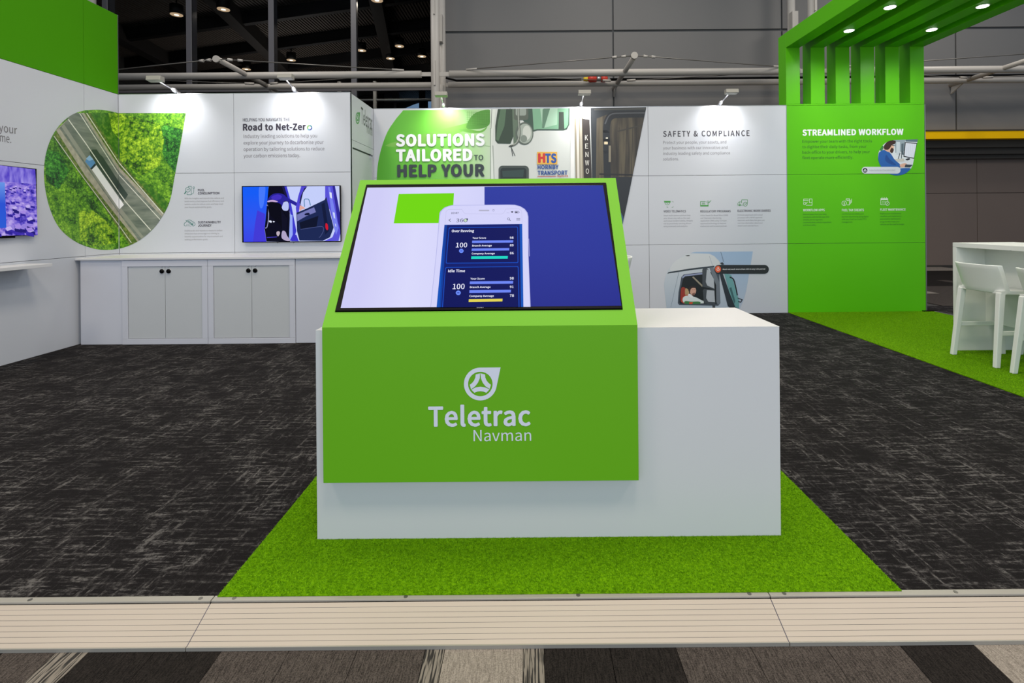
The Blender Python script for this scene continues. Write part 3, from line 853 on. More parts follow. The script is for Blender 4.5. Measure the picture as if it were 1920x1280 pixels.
# =====================================================================================
# cabinets, worktop, shelf
# =====================================================================================
YC = 5.843
ZC = 0.975
def cx_(px): return atY(px, 560, YC).x
xa, xb, xc_, xd = cx_(151), cx_(230.5), cx_(391), cx_(554)
tag(box('worktop', XL + 0.002, XA + 0.13, YC - 0.025, YL - 0.001, ZC - 0.022, ZC, M_white, bev=0.002), 'long thin white worktop over the row of grey cabinets', 'worktop')
tag(box('filler_panel', xa, xb - 0.004, YC, YL - 0.002, 0, ZC - 0.024, M_cab, bev=0.0015), 'plain grey end unit in the corner left of the cabinet doors', 'cabinet')
tag(box('end_panel', xd + 0.004, XA + 0.125, YC, YL - 0.002, 0, ZC - 0.024, M_cab, bev=0.0015), 'plain grey blank unit right of the two door cabinets, partly behind the kiosk', 'cabinet')
for (a, b_, lab) in ((xb, xc_ - 0.004, 'left'), (xc_, xd, 'right')):
    root = empty('cabinet', ((a + b_) / 2, (YC + YL) / 2, 0), 'grey two-door cabinet, the %s of the two under the worktop' % lab, 'cabinet', 'two-door cabinets')
    yf = YC - 0.012
    f = 0.062
    zt = ZC - 0.026
    mb = MB()
    mb.box(a, b_, YC + 0.012, YL - 0.003, 0, zt)
    mb.build('body', M_cab, root)
    MB().box(a, b_, yf, YC + 0.011, zt - f - 0.01, zt, bev=0.001, seg=1).build('top_rail', M_cab, root)
    MB().box(a, b_, yf, YC + 0.011, 0.0, f, bev=0.001, seg=1).build('bottom_rail', M_cab, root)
    MB().box(a, a + f, yf, YC + 0.011, f + 0.001, zt - f - 0.011, bev=0.001, seg=1).build('stile', M_cab, root)
    MB().box(b_ - f, b_, yf, YC + 0.011, f + 0.001, zt - f - 0.011, bev=0.001, seg=1).build('stile', M_cab, root)
    mid = (a + b_) / 2
    for (p, q, s_) in ((a + f + 0.003, mid - 0.002, 1), (mid + 0.002, b_ - f - 0.003, -1)):
        dr = MB().box(p, q, YC - 0.004, YC + 0.011, f + 0.004, zt - f - 0.014, bev=0.001, seg=1).build('door', M_door, root)
        kx = (q - 0.032) if s_ > 0 else (p + 0.04)
        zk = atY(470, 507, YC).z
        MB().tube([(kx, YC - 0.004, zk), (kx, YC - 0.012, zk), (kx, YC - 0.014, zk), (kx, YC - 0.024, zk)], [0.024, 0.024, 0.017, 0.015], n=20).build('knob', M_black, dr)
        MB().tube([(kx, YC - 0.0045, zk), (kx, YC - 0.009, zk)], 0.0275, n=20).build('knob_ring', M_steel, dr)
        zl = zk + 0.056
        MB().tube([(kx, YC - 0.004, zl), (kx, YC - 0.010, zl)], [0.012, 0.010], n=16).build('lock', M_steel, dr)
yb_ = 5.25
sh = tag(MB().box(XL + 0.001, XL + 0.275, 3.3, yb_, 0.935, 0.967, bev=0.002).build('wall_shelf', M_white, None, (XL, 4.3, 0.935)), 'white floating shelf on the left wall below the television', 'shelf')

# =====================================================================================
# televisions
# =====================================================================================
def wall_tv(surf_side):
    pass
# (1) back-left television
tv = empty('television', (0, 0, 0), 'black framed television on the back wall showing a worker climbing into a blue truck', 'television')
Yt = YL - 0.055
A_, B_ = atY(453, 349, Yt), atY(640, 454, Yt)
x0, x1 = atY(453.5, 400, Yt).x, atY(638.5, 400, Yt).x
zt_, zb_ = atY(546, 348, Yt).z, atY(546, 453.8, Yt).z
tv.location = ((x0 + x1) / 2, YL, zb_); tv.matrix_world = Matrix.Translation(tv.location)
MB().box(x0, x1, Yt, Yt + 0.03, zb_, zt_, bev=0.003).build('housing', M_black, tv)
MB().box(x0 + 0.35, x1 - 0.35, Yt + 0.03, YL - 0.0005, zb_ + 0.15, zt_ - 0.15).build('wall_mount', M_dark, tv)
for xx in (0.42, 0.62):
    MB().tube([(x0 + xx, Yt + 0.02, zb_ + 0.002), (x0 + xx + 0.01, Yt + 0.02, zb_ - 0.012), (x0 + xx + 0.02, Yt + 0.02, zb_ + 0.002)], 0.003, n=6).build('strap', M_dark, tv)
SV = S_back(Yt)
E1 = 1.0
A = Art(SV, 440, 330, 8.727, base=0.0008, emit=E1)
A.clip = [(455, 350.3), (636.3, 348.6), (638.3, 451.6), (456.9, 453.2)]
blue_side = ramp_mat('screen_truck_side', 2, 1.02, 1.72, [(0, (62, 58, 226)), (0.45, (52, 82, 236)), (1, (20, 92, 246))], emit=E1)
A.poly((196, 206, 250), [(120, 150), (1750, 150), (1760, 1090), (120, 1090)])
A.poly(blue_side, [(100, 150), (555, 150), (545, 300), (520, 560), (490, 860), (480, 1100), (100, 1100)])
A.poly((66, 58, 214), [(370, 560), (500, 620), (488, 860), (520, 1080), (300, 1080), (330, 800)])
A.poly((70, 120, 250), smooth([(400, 190), (500, 180), (470, 480), (410, 500)]))
A.poly((10, 10, 30), [(555, 170), (840, 165), (900, 400), (905, 1070), (520, 1070), (490, 860), (520, 560)])
A.poly((60, 58, 205), [(800, 165), (850, 165), (905, 360), (1010, 900), (960, 1060), (905, 1060), (925, 700), (880, 430)])
A.poly((24, 22, 66), [(770, 165), (812, 165), (885, 400), (905, 620), (868, 560), (860, 430)])
A.poly((186, 196, 244), smooth([(800, 430), (865, 420), (885, 480), (870, 560), (800, 560), (770, 500)]))
A.poly((150, 170, 246), [(905, 620), (945, 640), (950, 960), (905, 1050), (890, 1010)])
A.line((150, 150, 190), smooth([(520, 475), (550, 500), (552, 700), (530, 830), (500, 850)], closed=False), 13)
A.poly((40, 34, 150), smooth([(540, 400), (600, 310), (700, 280), (800, 300), (860, 350), (1080, 470), (1050, 510), (850, 410), (800, 430), (760, 520), (680, 490), (620, 440)]))
A.poly((66, 48, 190), smooth([(600, 340), (700, 300), (770, 330), (740, 380), (640, 390)]))
A.poly((200, 170, 214), smooth([(540, 405), (620, 390), (700, 410), (690, 425), (600, 425), (540, 425)]))
A.poly((8, 8, 22), smooth([(560, 430), (740, 450), (780, 540), (860, 700), (840, 880), (790, 900), (740, 800), (640, 700), (560, 600)]))
A.poly((14, 14, 36), [(760, 540), (862, 700), (845, 910), (778, 905)])
A.poly((224, 168, 158), smooth([(1060, 480), (1120, 500), (1150, 530), (1090, 550), (1080, 570), (1060, 550)]))
A.poly((178, 165, 200), smooth([(780, 900), (830, 910), (860, 980), (910, 1050), (850, 1060), (770, 1010)]))
A.poly((190, 176, 190), smooth([(690, 910), (730, 905), (740, 940), (710, 985), (685, 950)]))
A.poly((225, 230, 250), smooth([(560, 730), (600, 730), (605, 760), (570, 755)])).poly((225, 230, 250), smooth([(625, 735), (655, 740), (640, 760)]))
A.line((70, 60, 190), [(530, 1005), (690, 995)], 12)
# door
A.poly((80, 70, 210), [(1010, 600), (1000, 520), (1040, 330), (1090, 165), (1180, 165), (1110, 260), (1070, 440), (1050, 600)])
A.poly((20, 26, 70), [(1140, 200), (1190, 165), (1120, 270), (1080, 440), (1085, 470), (1060, 440), (1080, 330)])
A.poly((88, 82, 216), [(1480, 160), (1620, 160), (1700, 560), (1740, 900), (1700, 1060), (1460, 1065), (1600, 1000), (1640, 900), (1560, 560), (1480, 420)])
A.poly((120, 130, 238), [(1530, 180), (1560, 180), (1640, 560), (1700, 850), (1660, 960), (1630, 860), (1570, 500)])
A.poly((46, 40, 150), [(1600, 160), (1640, 160), (1730, 640), (1735, 900), (1690, 760)])
A.poly((28, 40, 84), [(1010, 600), (1180, 530), (1470, 390), (1500, 340), (1560, 600), (1620, 840), (1560, 1000), (1440, 1060), (1060, 1055), (1020, 900)])
A.poly((116, 120, 182), [(1020, 630), (1180, 560), (1300, 510), (1330, 590), (1180, 650), (1025, 740)])
A.poly((20, 24, 60), smooth([(1150, 615), (1200, 600), (1225, 610), (1220, 635), (1150, 640)]))
A.poly((14, 20, 44), [(1060, 760), (1370, 650), (1340, 830), (1080, 870)])
A.line((70, 80, 130), smooth([(1080, 872), (1340, 832), (1440, 830), (1450, 900), (1400, 990), (1380, 1000)], closed=False), 10)
A.poly((18, 26, 60), [(1420, 460), (1470, 430), (1540, 900), (1480, 960), (1470, 800)])
A.poly((206, 24, 50), smooth([(1490, 770), (1520, 790), (1530, 860), (1510, 885), (1485, 840)]))
A.line((60, 120, 160), smooth([(1145, 500), (1140, 390), (1180, 375), (1215, 390), (1240, 480)], closed=False), 12)
A.poly((220, 228, 250), [(1550, 265), (1585, 270), (1595, 370), (1562, 350)]).poly((210, 220, 250), [(1605, 590), (1635, 600), (1645, 700), (1622, 680)]).poly((190, 200, 245), [(1640, 770), (1660, 790), (1662, 830), (1645, 820)])
A.poly((60, 54, 200), [(960, 960), (1010, 960), (1050, 1066), (930, 1066)])
A.build('screen_image', tv)

# (2) left wall television
XT = XL + 0.055
tl = empty('television', (XL, 4.6, 1.25), 'black framed television on the left wall showing a violet tinted city', 'television')
ST = S_side(XT)
yR = ST.hit(69.5, 380).y
zt2, zb2 = ST.hit(66.5, 316).z, ST.hit(71, 441).z
yL2 = yR - 1.23
MB().box(XT - 0.03, XT, yL2, yR, zb2, zt2, bev=0.003).build('housing', M_black, tl)
MB().box(XL + 0.0005, XT - 0.03, yL2 + 0.35, yR - 0.35, zb2 + 0.15, zt2 - 0.15).build('wall_mount', M_dark, tl)
MB().box(XT - 0.032, XT - 0.006, yR - 0.40, yR - 0.22, zb2 - 0.018, zb2 + 0.002, bev=0.004).build('receiver', M_black, tl)
city = noise_mat('screen_city', [(0.30, (44, 32, 150)), (0.42, (92, 76, 200)), (0.55, (150, 128, 222)), (0.72, (196, 178, 240))], scale=(9, 16, 26), detail=3, emit=0.95, kind='ShaderNodeTexNoise')
A = Art(ST, base=0.0008, emit=0.95)
q = [(-60, 303), (66, 317.5), (70.8, 440.5), (-60, 443)]
A.poly(city, q)
A.poly(noise_mat('screen_skyline', [(0.35, (84, 66, 196)), (0.6, (140, 126, 224)), (0.75, (168, 156, 236))], scale=(1, 22, 7), detail=2, emit=0.95), [(-60, 303), (66, 317.5), (67.6, 345), (0, 340), (-60, 337)])
for i in range(70):
    bx = random.uniform(-30, 68); by = random.uniform(346, 436); s_ = 2 + (by - 340) * 0.07; 
    c = random.choice([(178, 156, 234), (196, 180, 240), (150, 130, 222), (166, 140, 228)]); d = random.choice([(46, 34, 150), (60, 44, 170), (36, 28, 120)])
    if bx + 2 * s_ > 66 + (by - 317) * 0.035: continue
    A.step = 0.00001
    A.poly(d, [(bx, by), (bx + 1.6 * s_, by + 0.4 * s_), (bx + 1.7 * s_, by + 1.1 * s_), (bx + .1 * s_, by + .8 * s_)])
    A.poly(c, [(bx, by - 0.6 * s_), (bx + 1.2 * s_, by - 0.9 * s_), (bx + 1.7 * s_, by - 0.2 * s_), (bx + .5 * s_, by + .2 * s_)])
A.poly(ramp_mat('screen_blue_block', 2, 1.28, 1.85, [(0, (44, 96, 216)), (0.5, (44, 84, 214)), (1, (120, 170, 240))], emit=0.95), [(-60, 337), (9, 342), (12, 427), (-60, 430)])
A.build('screen_image', tl)

# =====================================================================================
# white counter + green kiosk + its screen
# =====================================================================================
YK = 2.22
cxl, cxr = atY(593, 810, YK).x, atY(1463, 810, YK).x
cz = atY(1460, 612, YK).z
ct = empty('counter', ((cxl + cxr) / 2, YK + 0.23, 0), 'long plain white counter standing on green turf behind the green kiosk', 'counter')
YKB = YK + 0.475
MB().box(cxl, cxr, YK, YKB, 0.0, cz - 0.002, bev=0.0015, seg=1).build('body', M_white, ct)
MB().box(cxl, cxr, YK, YKB, cz - 0.0015, cz + 0.0005).build('top_sheet', M_white, ct)

YG = YK - 0.055
k0 = atY(604.5, 613, YG); k1 = atY(1195, 610, YG)
kb = atY(900, 903, YG).z
kzt = (k0.z + k1.z) / 2 
kx0, kx1 = (k0.x + atY(605.5, 906, YG).x) / 2, (k1.x + atY(1198, 900, YG).x) / 2
Wd = kx1 - kx0
# tilted face: same width at the top fixes its depth
YT = FPX * Wd / (1150.5 - 671.5)
ktz = (atY(672, 340, YT).z + atY(1150, 331, YT).z) / 2
kxt0 = kx0; kxt1 = kx1
kz = empty('display_kiosk', ((kx0 + kx1) / 2, YG, 0), 'green kiosk clad over the white counter with tilted screen and white logo', 'kiosk')
MB().box(kx0, kx1, YG, YK - 0.0005, kb, kzt - 0.001, bev=0.001, seg=1).build('front_panel', M_lime, kz)
# tilted panel as a frame around the screen
tn = Vector((0, -(ktz - kzt), (YT - YG))).normalized()
tu = Vector((0, YT - YG, ktz - kzt)).normalized()
ST_ = Surf(((kx0 + kx1) / 2, YG, kzt), tn, (1, 0, 0), tu)
def tilt(x, t, d=0.0): return Vector((x, YG, kzt)) + tu * t + tn * d
LT = math.hypot(YT - YG, ktz - kzt)
# screen rectangle on the tilted plane
pA = ST_.hit(683.5, 347.5); pB = ST_.hit(1134, 341.5); pC = ST_.hit(1170.5, 579.5); pD = ST_.hit(631, 586)
tt = lambda p: (p - Vector((p.x, YG, kzt))).dot(tu)
sx0, sx1 = (pA.x + pD.x) / 2, (pB.x + pC.x) / 2
st0, st1 = (tt(pC) + tt(pD)) / 2, (tt(pA) + tt(pB)) / 2
TH = 0.02
def slab(x0, x1, t0, t1, d0, d1, name, m, parent, bev=0.0):
    a = [tilt(x0, t0, d0), tilt(x1, t0, d0), tilt(x1, t1, d0), tilt(x0, t1, d0)]
    b = [tilt(x0, t0, d1), tilt(x1, t0, d1), tilt(x1, t1, d1), tilt(x0, t1, d1)]
    return MB().hexa(a, b, bev=bev).build(name, m, parent)
fr = MB()
for (x0, x1, t0, t1) in ((kx0, kx1, 0, st0), (kx0, kx1, st1, LT), (kx0, sx0, st0, st1), (sx1, kx1, st0, st1)):
    fr.hexa([tilt(x0, t0, -TH), tilt(x1, t0, -TH), tilt(x1, t1, -TH), tilt(x0, t1, -TH)], [tilt(x0, t0), tilt(x1, t0), tilt(x1, t1), tilt(x0, t1)])
fr.build('tilted_panel', M_lime, kz)
# sides and back of the kiosk (seen when stepping aside)
for xx in (kx0, kx1 - 0.012):
    MB().hexa([(xx, YG + 0.02, kzt - 0.012), (xx, YT + 0.004, kzt - 0.012), (xx, YT + 0.004, ktz - 0.01), (xx, YT - 0.012, ktz - 0.025)],
              [(xx + 0.012, YG + 0.02, kzt - 0.012), (xx + 0.012, YT + 0.004, kzt - 0.012), (xx + 0.012, YT + 0.004, ktz - 0.01), (xx + 0.012, YT - 0.012, ktz - 0.025)]).build('side_panel', M_lime, kz)
MB().box(kx0, kx1, YT + 0.002, YT + 0.016, cz + 0.001, ktz - 0.004).build('back_panel', M_lime, kz)
SF = Surf((0, YG, 0), (0, -1, 0), (1, 0, 0), (0, 0, 1))
C_logo = (214, 218, 232)
A = Art(SF, 780, 660, 6.4, base=0.0008)
drop_logo(A, C_logo, 772, 382, 197)
A.build('logo_emblem', kz)
text('Teletrac', SF, 803, 798.5, 995, 35.5, C_logo, kz, bold=0.026, off=0.0008)
text('Navman', SF, 888, 827, 996, 21, C_logo, kz, bold=0.0, off=0.0008)

# the kiosk's television
kt = empty('television', ((sx0 + sx1) / 2, (YG + YT) / 2, 1.0), 'large tilted television set into the green kiosk showing a phone app', 'television')
slab(sx0 + 0.003, sx1 - 0.003, st0 + 0.003, st1 - 0.003, -0.045, 0.006, 'housing', M_black, kt, bev=0.002)
SS = Surf(tilt(0, 0, 0.0065), tn, (1, 0, 0), tu)
ES = 1.0
A = Art(SS, 600, 320, 3.0968, base=0.0, step=0.00006, emit=ES)
lav = ramp_mat('screen_lavender', 0, -0.75, -0.05, [(0, (206, 204, 246)), (0.3, (218, 218, 252)), (0.65, (212, 212, 250)), (1, (200, 202, 244))], emit=ES)
blu = ramp_mat('screen_indigo', 2, 0.98, 1.52, [(0, (38, 46, 140)), (0.4, (42, 54, 152)), (1, (44, 58, 160))], emit=ES)
A.poly(lav, [(275, 98), (1643, 84), (1750, 783), (120, 796)])
A.poly(blu, [(955, 93), (1643, 84), (1750, 783), (1223, 788), (1160, 300), (955, 240)])
A.poly((112, 214, 8), [(457, 135), (778, 130), (768, 303), (428, 305)])
A = A
# phone in the finer frame
def Z(pts): return [((800 + x / 5.819 - 600) * 3.0968, (370 + y / 5.819 - 320) * 3.0968) for x, y in pts]
W7 = 3.0968 / 5.819
A.poly((182, 184, 232), Z([(40, 1196), (100, 640), (140, 170), (150, 150), (190, 112), (240, 92), (280, 84), (900, 78), (960, 80), (1020, 95), (1070, 125), (1100, 165), (1110, 210), (1112, 640), (1134, 1194)]))
A.poly((212, 212, 250), Z([(46, 1196), (106, 640), (146, 200), (156, 158), (196, 118), (245, 97), (280, 90), (900, 83), (960, 86), (1015, 100), (1062, 128), (1092, 168), (1102, 215), (1106, 640), (1128, 1194)]))
A.poly((150, 152, 210), Z([(1112, 450), (1118, 450), (1126, 640), (1118, 645)]))
# notch
A.line((190, 190, 226), Z([(200, 290), (212, 150), (235, 132), (385, 130), (400, 160), (420, 178), (820, 180), (845, 165), (862, 128), (1005, 122), (1035, 145), (1042, 280)]), 3 * W7)
A.poly((176, 176, 200), Z(rrect(568, 134, 684, 150, 8)))
A.poly((150, 150, 190), Z(ell(729, 140, 12))); A.poly((214, 214, 248), Z(ell(729, 140, 8)))
blk = (40, 44, 66)
A.line(blk, Z([(262, 234), (242, 248), (262, 263)]), 5 * W7)
A.line(blk, Z(ell(893, 234, 12, n=16)), 4 * W7, closed=True); A.line(blk, Z([(902, 243), (916, 255)]), 5 * W7)
for yy in (229, 239, 249): A.line(blk, Z([(980, yy), (1020, yy - 0.3)]), 3.5 * W7)
A.poly(blk, Z([(917, 156), (932, 150), (948, 156), (932, 169)])); A.line(blk, Z(rrect(962, 151, 1006, 170, 5)), 3 * W7, closed=True); A.poly(blk, Z([(966, 155), (992, 155), (992, 167), (966, 167)])); A.poly(blk, Z([(1008, 157), (1012, 157), (1012, 165), (1008, 165)]))
for k in range(4): A.poly((130, 134, 170), Z([(872 + 8 * k, 166), (876 + 8 * k, 166), (876 + 8 * k, 169), (872 + 8 * k, 169)]))
# drop shaped zero
A.poly((40, 48, 80), Z([(452, 230), (420, 230), (402, 240), (400, 256), (410, 268), (426, 271), (442, 262), (446, 250)])); A.poly((200, 224, 196), Z(ell(423, 250, 16)))
# app screen
A.poly((8, 82, 186), Z([(194, 298), (1042, 290), (1056, 1194), (108, 1198)]))
A.poly((6, 26, 108), Z([(222, 300), (1014, 292), (1030, 1194), (142, 1198)]))
A.poly((4, 62, 160), Z([(194, 298), (222, 300), (158, 1197), (140, 1197)]))
for pl in ([(250, 326), (988, 318), (996, 330), (1000, 706), (992, 714), (216, 722), (208, 712), (240, 340)], [(212, 760), (994, 750), (1002, 760), (1012, 1194), (168, 1197), (200, 774)]):
    A.poly((14, 74, 190), Z(pl))
    cxm = sum(p[0] for p in pl) / len(pl); cym = sum(p[1] for p in pl) / len(pl)
for pl in ([(258, 334), (982, 326), (990, 336), (992, 700), (985, 706), (224, 713), (217, 706), (247, 346)], [(218, 768), (988, 758), (994, 766), (1003, 1194), (178, 1197), (208, 780)]):
    A.poly((4, 16, 92), Z(pl))
def bar(c, x0, y0, x1, y1, h): A.poly(c, Z([(x0, y0), (x1, y1), (x1 - 2, y1 + h), (x0 - 2, y0 + h)]))
bar((108, 134, 246), 497, 471, 945, 466, 27); bar((108, 134, 246), 492, 557, 902, 552, 26); bar((22, 214, 196), 487, 643, 886, 639, 28)
bar((108, 134, 246), 472, 916, 944, 911, 29); bar((108, 134, 246), 467, 1012, 920, 1007, 29); bar((226, 212, 84), 460, 1110, 828, 1104, 30)
A.poly((108, 142, 250), Z(ell(378, 583, 25, 23))); A.poly((60, 90, 210), Z(rrect(366, 579, 392, 588, 3)))
A.poly((108, 142, 250), Z(ell(345, 1040, 27, 25))); A.poly((30, 50, 160), Z(rrect(332, 1036, 358, 1045, 3)))
A.build('screen_image', kt)
off7 = 0.003
T7 = dict(k=5.819, ox=800, oy=370, emit=ES, off=off7)
WH = (236, 238, 255)
for (t, x0, y0, x1, cap, bo) in (('Over Revving', 272, 380, 516, 26, .03), ('Your Score', 500, 453, 648, 18, .03), ('Branch Average', 496, 536, 710, 18, .03), ('Company Average', 490, 622, 743, 18, .03),
                                 ('98', 907, 452, 948, 24, .025), ('89', 907, 534, 948, 24, .025), ('86', 907, 620, 950, 24, .025), ('100', 318, 545, 440, 49, .012),
                                 ('Idle Time', 233, 816, 418, 27, .03), ('Your Score', 477, 896, 633, 19, .03), ('Branch Average', 471, 989, 697, 19, .03), ('Company Average', 465, 1086, 733, 20, .03),
                                 ('98', 907, 895, 950, 25, .025), ('91', 907, 988, 948, 25, .025), ('78', 907, 1084, 952, 26, .025), ('100', 282, 1000, 412, 56, .012)):
    text(t, SS, x0, y0, x1, cap, WH, kt, bold=bo, **T7)
text('10:47', SS, 266, 179, 348, 18, blk, kt, bold=.01, **T7)
text('36', SS, 320, 270, 396, 38, blk, kt, bold=.0, **T7)
text('SONY', SS, 544, 1207, 624, 13, (150, 150, 150), kt, bold=.02, k=5.819, ox=800, oy=370, off=0.0005)

# =====================================================================================
# graphics on the walls
# =====================================================================================
SBL, SBK, SLW = S_back(YL), S_back(YB), S_side(XL)
# ---- aerial photograph: drop outline over the corner
dropo = smooth([(160, 206.5), (186, 205.5), (205, 208), (222, 212)], 6, closed=False)[:-1]
drop = [(222.5, 212), (348.5, 212)] + smooth([(337, 280), (328, 328), (319, 375), (306, 403), (288, 428), (262, 450), (232, 464), (200, 468.5), (172, 465), (140, 452), (112, 428), (95, 395), (85, 355), (82.5, 318), (87, 285), (98, 255), (115, 231), (137, 214), (160, 206.5)], 4, closed=False) + dropo[1:]
f_dark = foliage_mat('print_foliage_dark', (16, 40, 16), (40, 92, 26), (96, 150, 40), 1.0)
f_mid = foliage_mat('print_foliage_mid', (20, 56, 14), (70, 130, 26), (120, 172, 40), 1.0)
f_lite = foliage_mat('print_foliage_light', (26, 62, 14), (84, 140, 20), (160, 196, 44), 0.9)
f_ever = foliage_mat('print_foliage_deep', (10, 34, 14), (28, 96, 30), (70, 146, 44), 1.3)
verge = noise_mat('print_verge', [(0.3, (48, 84, 30)), (0.5, (92, 116, 44)), (0.7, (140, 146, 84))], scale=(30, 30, 30))
road = noise_mat('print_road', [(0.3, (96, 106, 98)), (0.5, (118, 126, 116)), (0.7, (138, 144, 132))], scale=(4, 4, 18), detail=4)
shld = noise_mat('print_shoulder', [(0.3, (150, 146, 130)), (0.7, (184, 178, 160))], scale=(20, 20, 20))
grassm = noise_mat('print_grass', [(0.3, (34, 82, 22)), (0.5, (58, 118, 24)), (0.7, (112, 150, 50))], scale=(24, 24, 24))
def aerial(surf, keep_left):
    A = Art(surf, 0, 180, 4.0, base=0.001, step=0.00015)
    xc = 222.5
    if keep_left: A.half = (lambda a: a[0] <= xc, lambda a, b: (xc, a[1] + (b[1] - a[1]) * (xc - a[0]) / (b[0] - a[0])))
    else: A.half = (lambda a: a[0] >= xc, lambda a, b: (xc, a[1] + (b[1] - a[1]) * (xc - a[0]) / (b[0] - a[0])))
    # base: convex-enough outline drawn directly
    A2 = [((x) * 4.0, (y - 180) * 4.0) for x, y in drop]
    A.poly(f_mid, A2)
    hull = [(222.5, 212), (348.5, 212)] + [p for p in drop[2:]]
    A.clip = [p for p in hull]
    A.poly(f_ever, [(1140, 280), (1400, 120), (1400, 400), (1330, 600), (1240, 480), (1180, 330)])
    A.poly(f_lite, [(890, 125), (1180, 125), (1230, 330), (1200, 520), (1050, 600), (900, 480)])
    A.poly(f_lite, [(590, 860), (720, 860), (830, 960), (880, 1100), (700, 1130), (600, 1080)])
    A.poly(f_dark, [(330, 260), (420, 300), (560, 560), (640, 700), (760, 860), (880, 1000), (800, 940), (700, 860), (560, 700), (450, 640), (340, 520)])
    A.poly(f_ever, [(330, 400), (440, 420), (520, 560), (440, 700), (350, 640)])
    # grass each side of the road
    A.poly(grassm, [(640, 110), (810, 120), (900, 250), (900, 500), (760, 300)])
    A.poly(grassm, [(900, 590), (1080, 640), (1230, 760), (1290, 860), (1220, 900), (1040, 740)])
    A.poly(f_lite, [(810, 110), (900, 130), (900, 330), (840, 260)])
    A.poly(verge, [(400, 300), (440, 250), (660, 560), (900, 860), (1060, 1100), (980, 1130), (760, 800), (640, 640)])
    A.poly(verge, [(600, 100), (660, 100), (900, 480), (1240, 870), (1220, 900), (900, 580), (700, 260)])
    # shoulders, road
    A.poly(shld, [(420, 255), (500, 180), (900, 800), (1110, 1080), (1030, 1090), (900, 930), (640, 600)])
    A.poly(shld, [(560, 130), (620, 110), (900, 540), (1230, 880), (1200, 930), (900, 640)])
    A.poly(road, [(445, 240), (500, 185), (520, 150), (590, 110), (620, 140), (890, 560), (1215, 905), (1180, 960), (1060, 1085), (1040, 1080), (900, 890), (640, 520)])
    A.poly((148, 150, 138), [(460, 230), (480, 210), (700, 540), (900, 830), (1085, 1066), (1070, 1078), (900, 880), (660, 530)])
    # truck shadow
    A.poly((52, 68, 60), [(672, 425), (690, 400), (725, 400), (752, 440), (768, 452), (890, 640), (960, 740), (925, 795), (890, 745), (720, 510), (700, 470)])
    # lines
    WHT = (226, 226, 214)
    A.line(WHT, [(512, 175), (640, 350), (890, 720), (940, 790), (1130, 1005)], 7)
    A.line(WHT, [(595, 125), (700, 290), (892, 590), (1200, 925)], 6)
    A.line((206, 206, 196), [(405, 300), (560, 520), (640, 630), (890, 965), (985, 1100)], 6)
    A.line(WHT, [(640, 112), (890, 498), (1225, 885)], 6)
    # truck
    A.poly((238, 238, 240), [(688, 550), (722, 518), (930, 815), (895, 850)])
    A.poly((92, 146, 200), [(638, 490), (672, 443), (716, 500), (680, 540)])
    A.poly((150, 190, 226), [(645, 470), (672, 443), (700, 476), (668, 486)])
    A.poly((30, 44, 60), [(676, 545), (712, 505), (722, 518), (688, 552)])
    return A
A = aerial(SLW, True); A.build('road_photograph', wl)
A = aerial(SBL, False); A.build('road_photograph', wbl)

# ---- left wall heading (cut by the picture's edge)
DK = (70, 66, 72)
text([('your', -2, 246, 32), ('anywhere, anytime.'[-3:], 0, 265, 21)], SLW, 0, 0, 0, 15.5, (104, 100, 104), wl, off=0.001)

# ---- back-left: net zero
INK = (52, 46, 60); INK2 = (112, 106, 112)
text('HELPING YOU NAVIGATE THE', SBL, 455.5, 227.5, 543.5, 5.6, INK, wbl, bold=0.012, off=0.001)
text([('Road to Net-Zer', 455.5, 244.2, 573.5)], SBL, 0, 0, 0, 11.4, INK, wbl, bold=0.045, off=0.001)
A = Art(SBL, base=0.001, step=0.0001)
segs = [((110, 170, 60), 150, 260), ((40, 120, 130), 265, 350), ((50, 70, 150), 355, 450), ((80, 160, 180), 92, 146)]
for c, a0_, a1_ in segs:
    o_ = ell(580.5, 239.3, 4.9, n=10, a0=a0_, a1=a1_); i_ = ell(580.5, 239.3, 2.9, n=10, a0=a0_, a1=a1_)
    A.poly(c, o_ + i_[::-1])
A.build('ring_letter', wbl)
para([('Industry leading solutions to help you', 594.5), ('explore your journey to decarbonise your', 606.8), ('operation by tailoring solutions to reduce', 608.2), ('your carbon emissions today.', 562.5)], SBL, 456.8, 258.6, 12.2, 6.5, INK2, wbl, 1, off=0.001)
text([('FUEL', 371, 358.3, 383.8), ('CONSUMPTION', 371, 364.4, 411.3)], SBL, 0, 0, 0, 4.2, INK, wbl, bold=0.02, off=0.001)
text([('SUSTAINABILITY', 371.3, 418.6, 414), ('JOURNEY', 371.3, 424.8, 396.5)], SBL, 0, 0, 0, 4.2, INK, wbl, bold=0.02, off=0.001)
SM = (150, 148, 150)
para([('With the insights and reports into vehicle and', 419.5), ('asset metrics that improve fuel efficiency and', 419.5), ('vehicle routes to reduce costs and help meet', 418.5), ('your future sustainability goals.', 397)], SBL, 346, 373.2, 5.5, 2.7, SM, wbl, 1, off=0.001)
para([('Dashboards and reports to measure carbon', 417), ('emissions that encourage eco-driving to', 411), ('identify opportunities for improvement and', 417.5), ('setting performance goals.', 390)], SBL, 346.3, 433.8, 5.5, 2.7, SM, wbl, 1, off=0.001)
TE = (70, 130, 120)
A = Art(SBL, 320, 180, 4.5725, base=0.001, step=0.0001)
A.line(TE, ell(147, 803, 20, n=20), 4, closed=True); A.line((40, 120, 100), [(133, 818), (118, 838)], 8)
A.line(TE, [(136, 806), (145, 798), (150, 806), (158, 792)], 3)
A.line(TE, [(152, 780), (152, 773), (177, 773), (177, 845), (140, 845), (140, 830)], 3.5)
A.line(TE, [(177, 840), (192, 835), (197, 820), (197, 795)], 3); A.line(TE, ell(198, 785, 8, n=12), 3, closed=True)
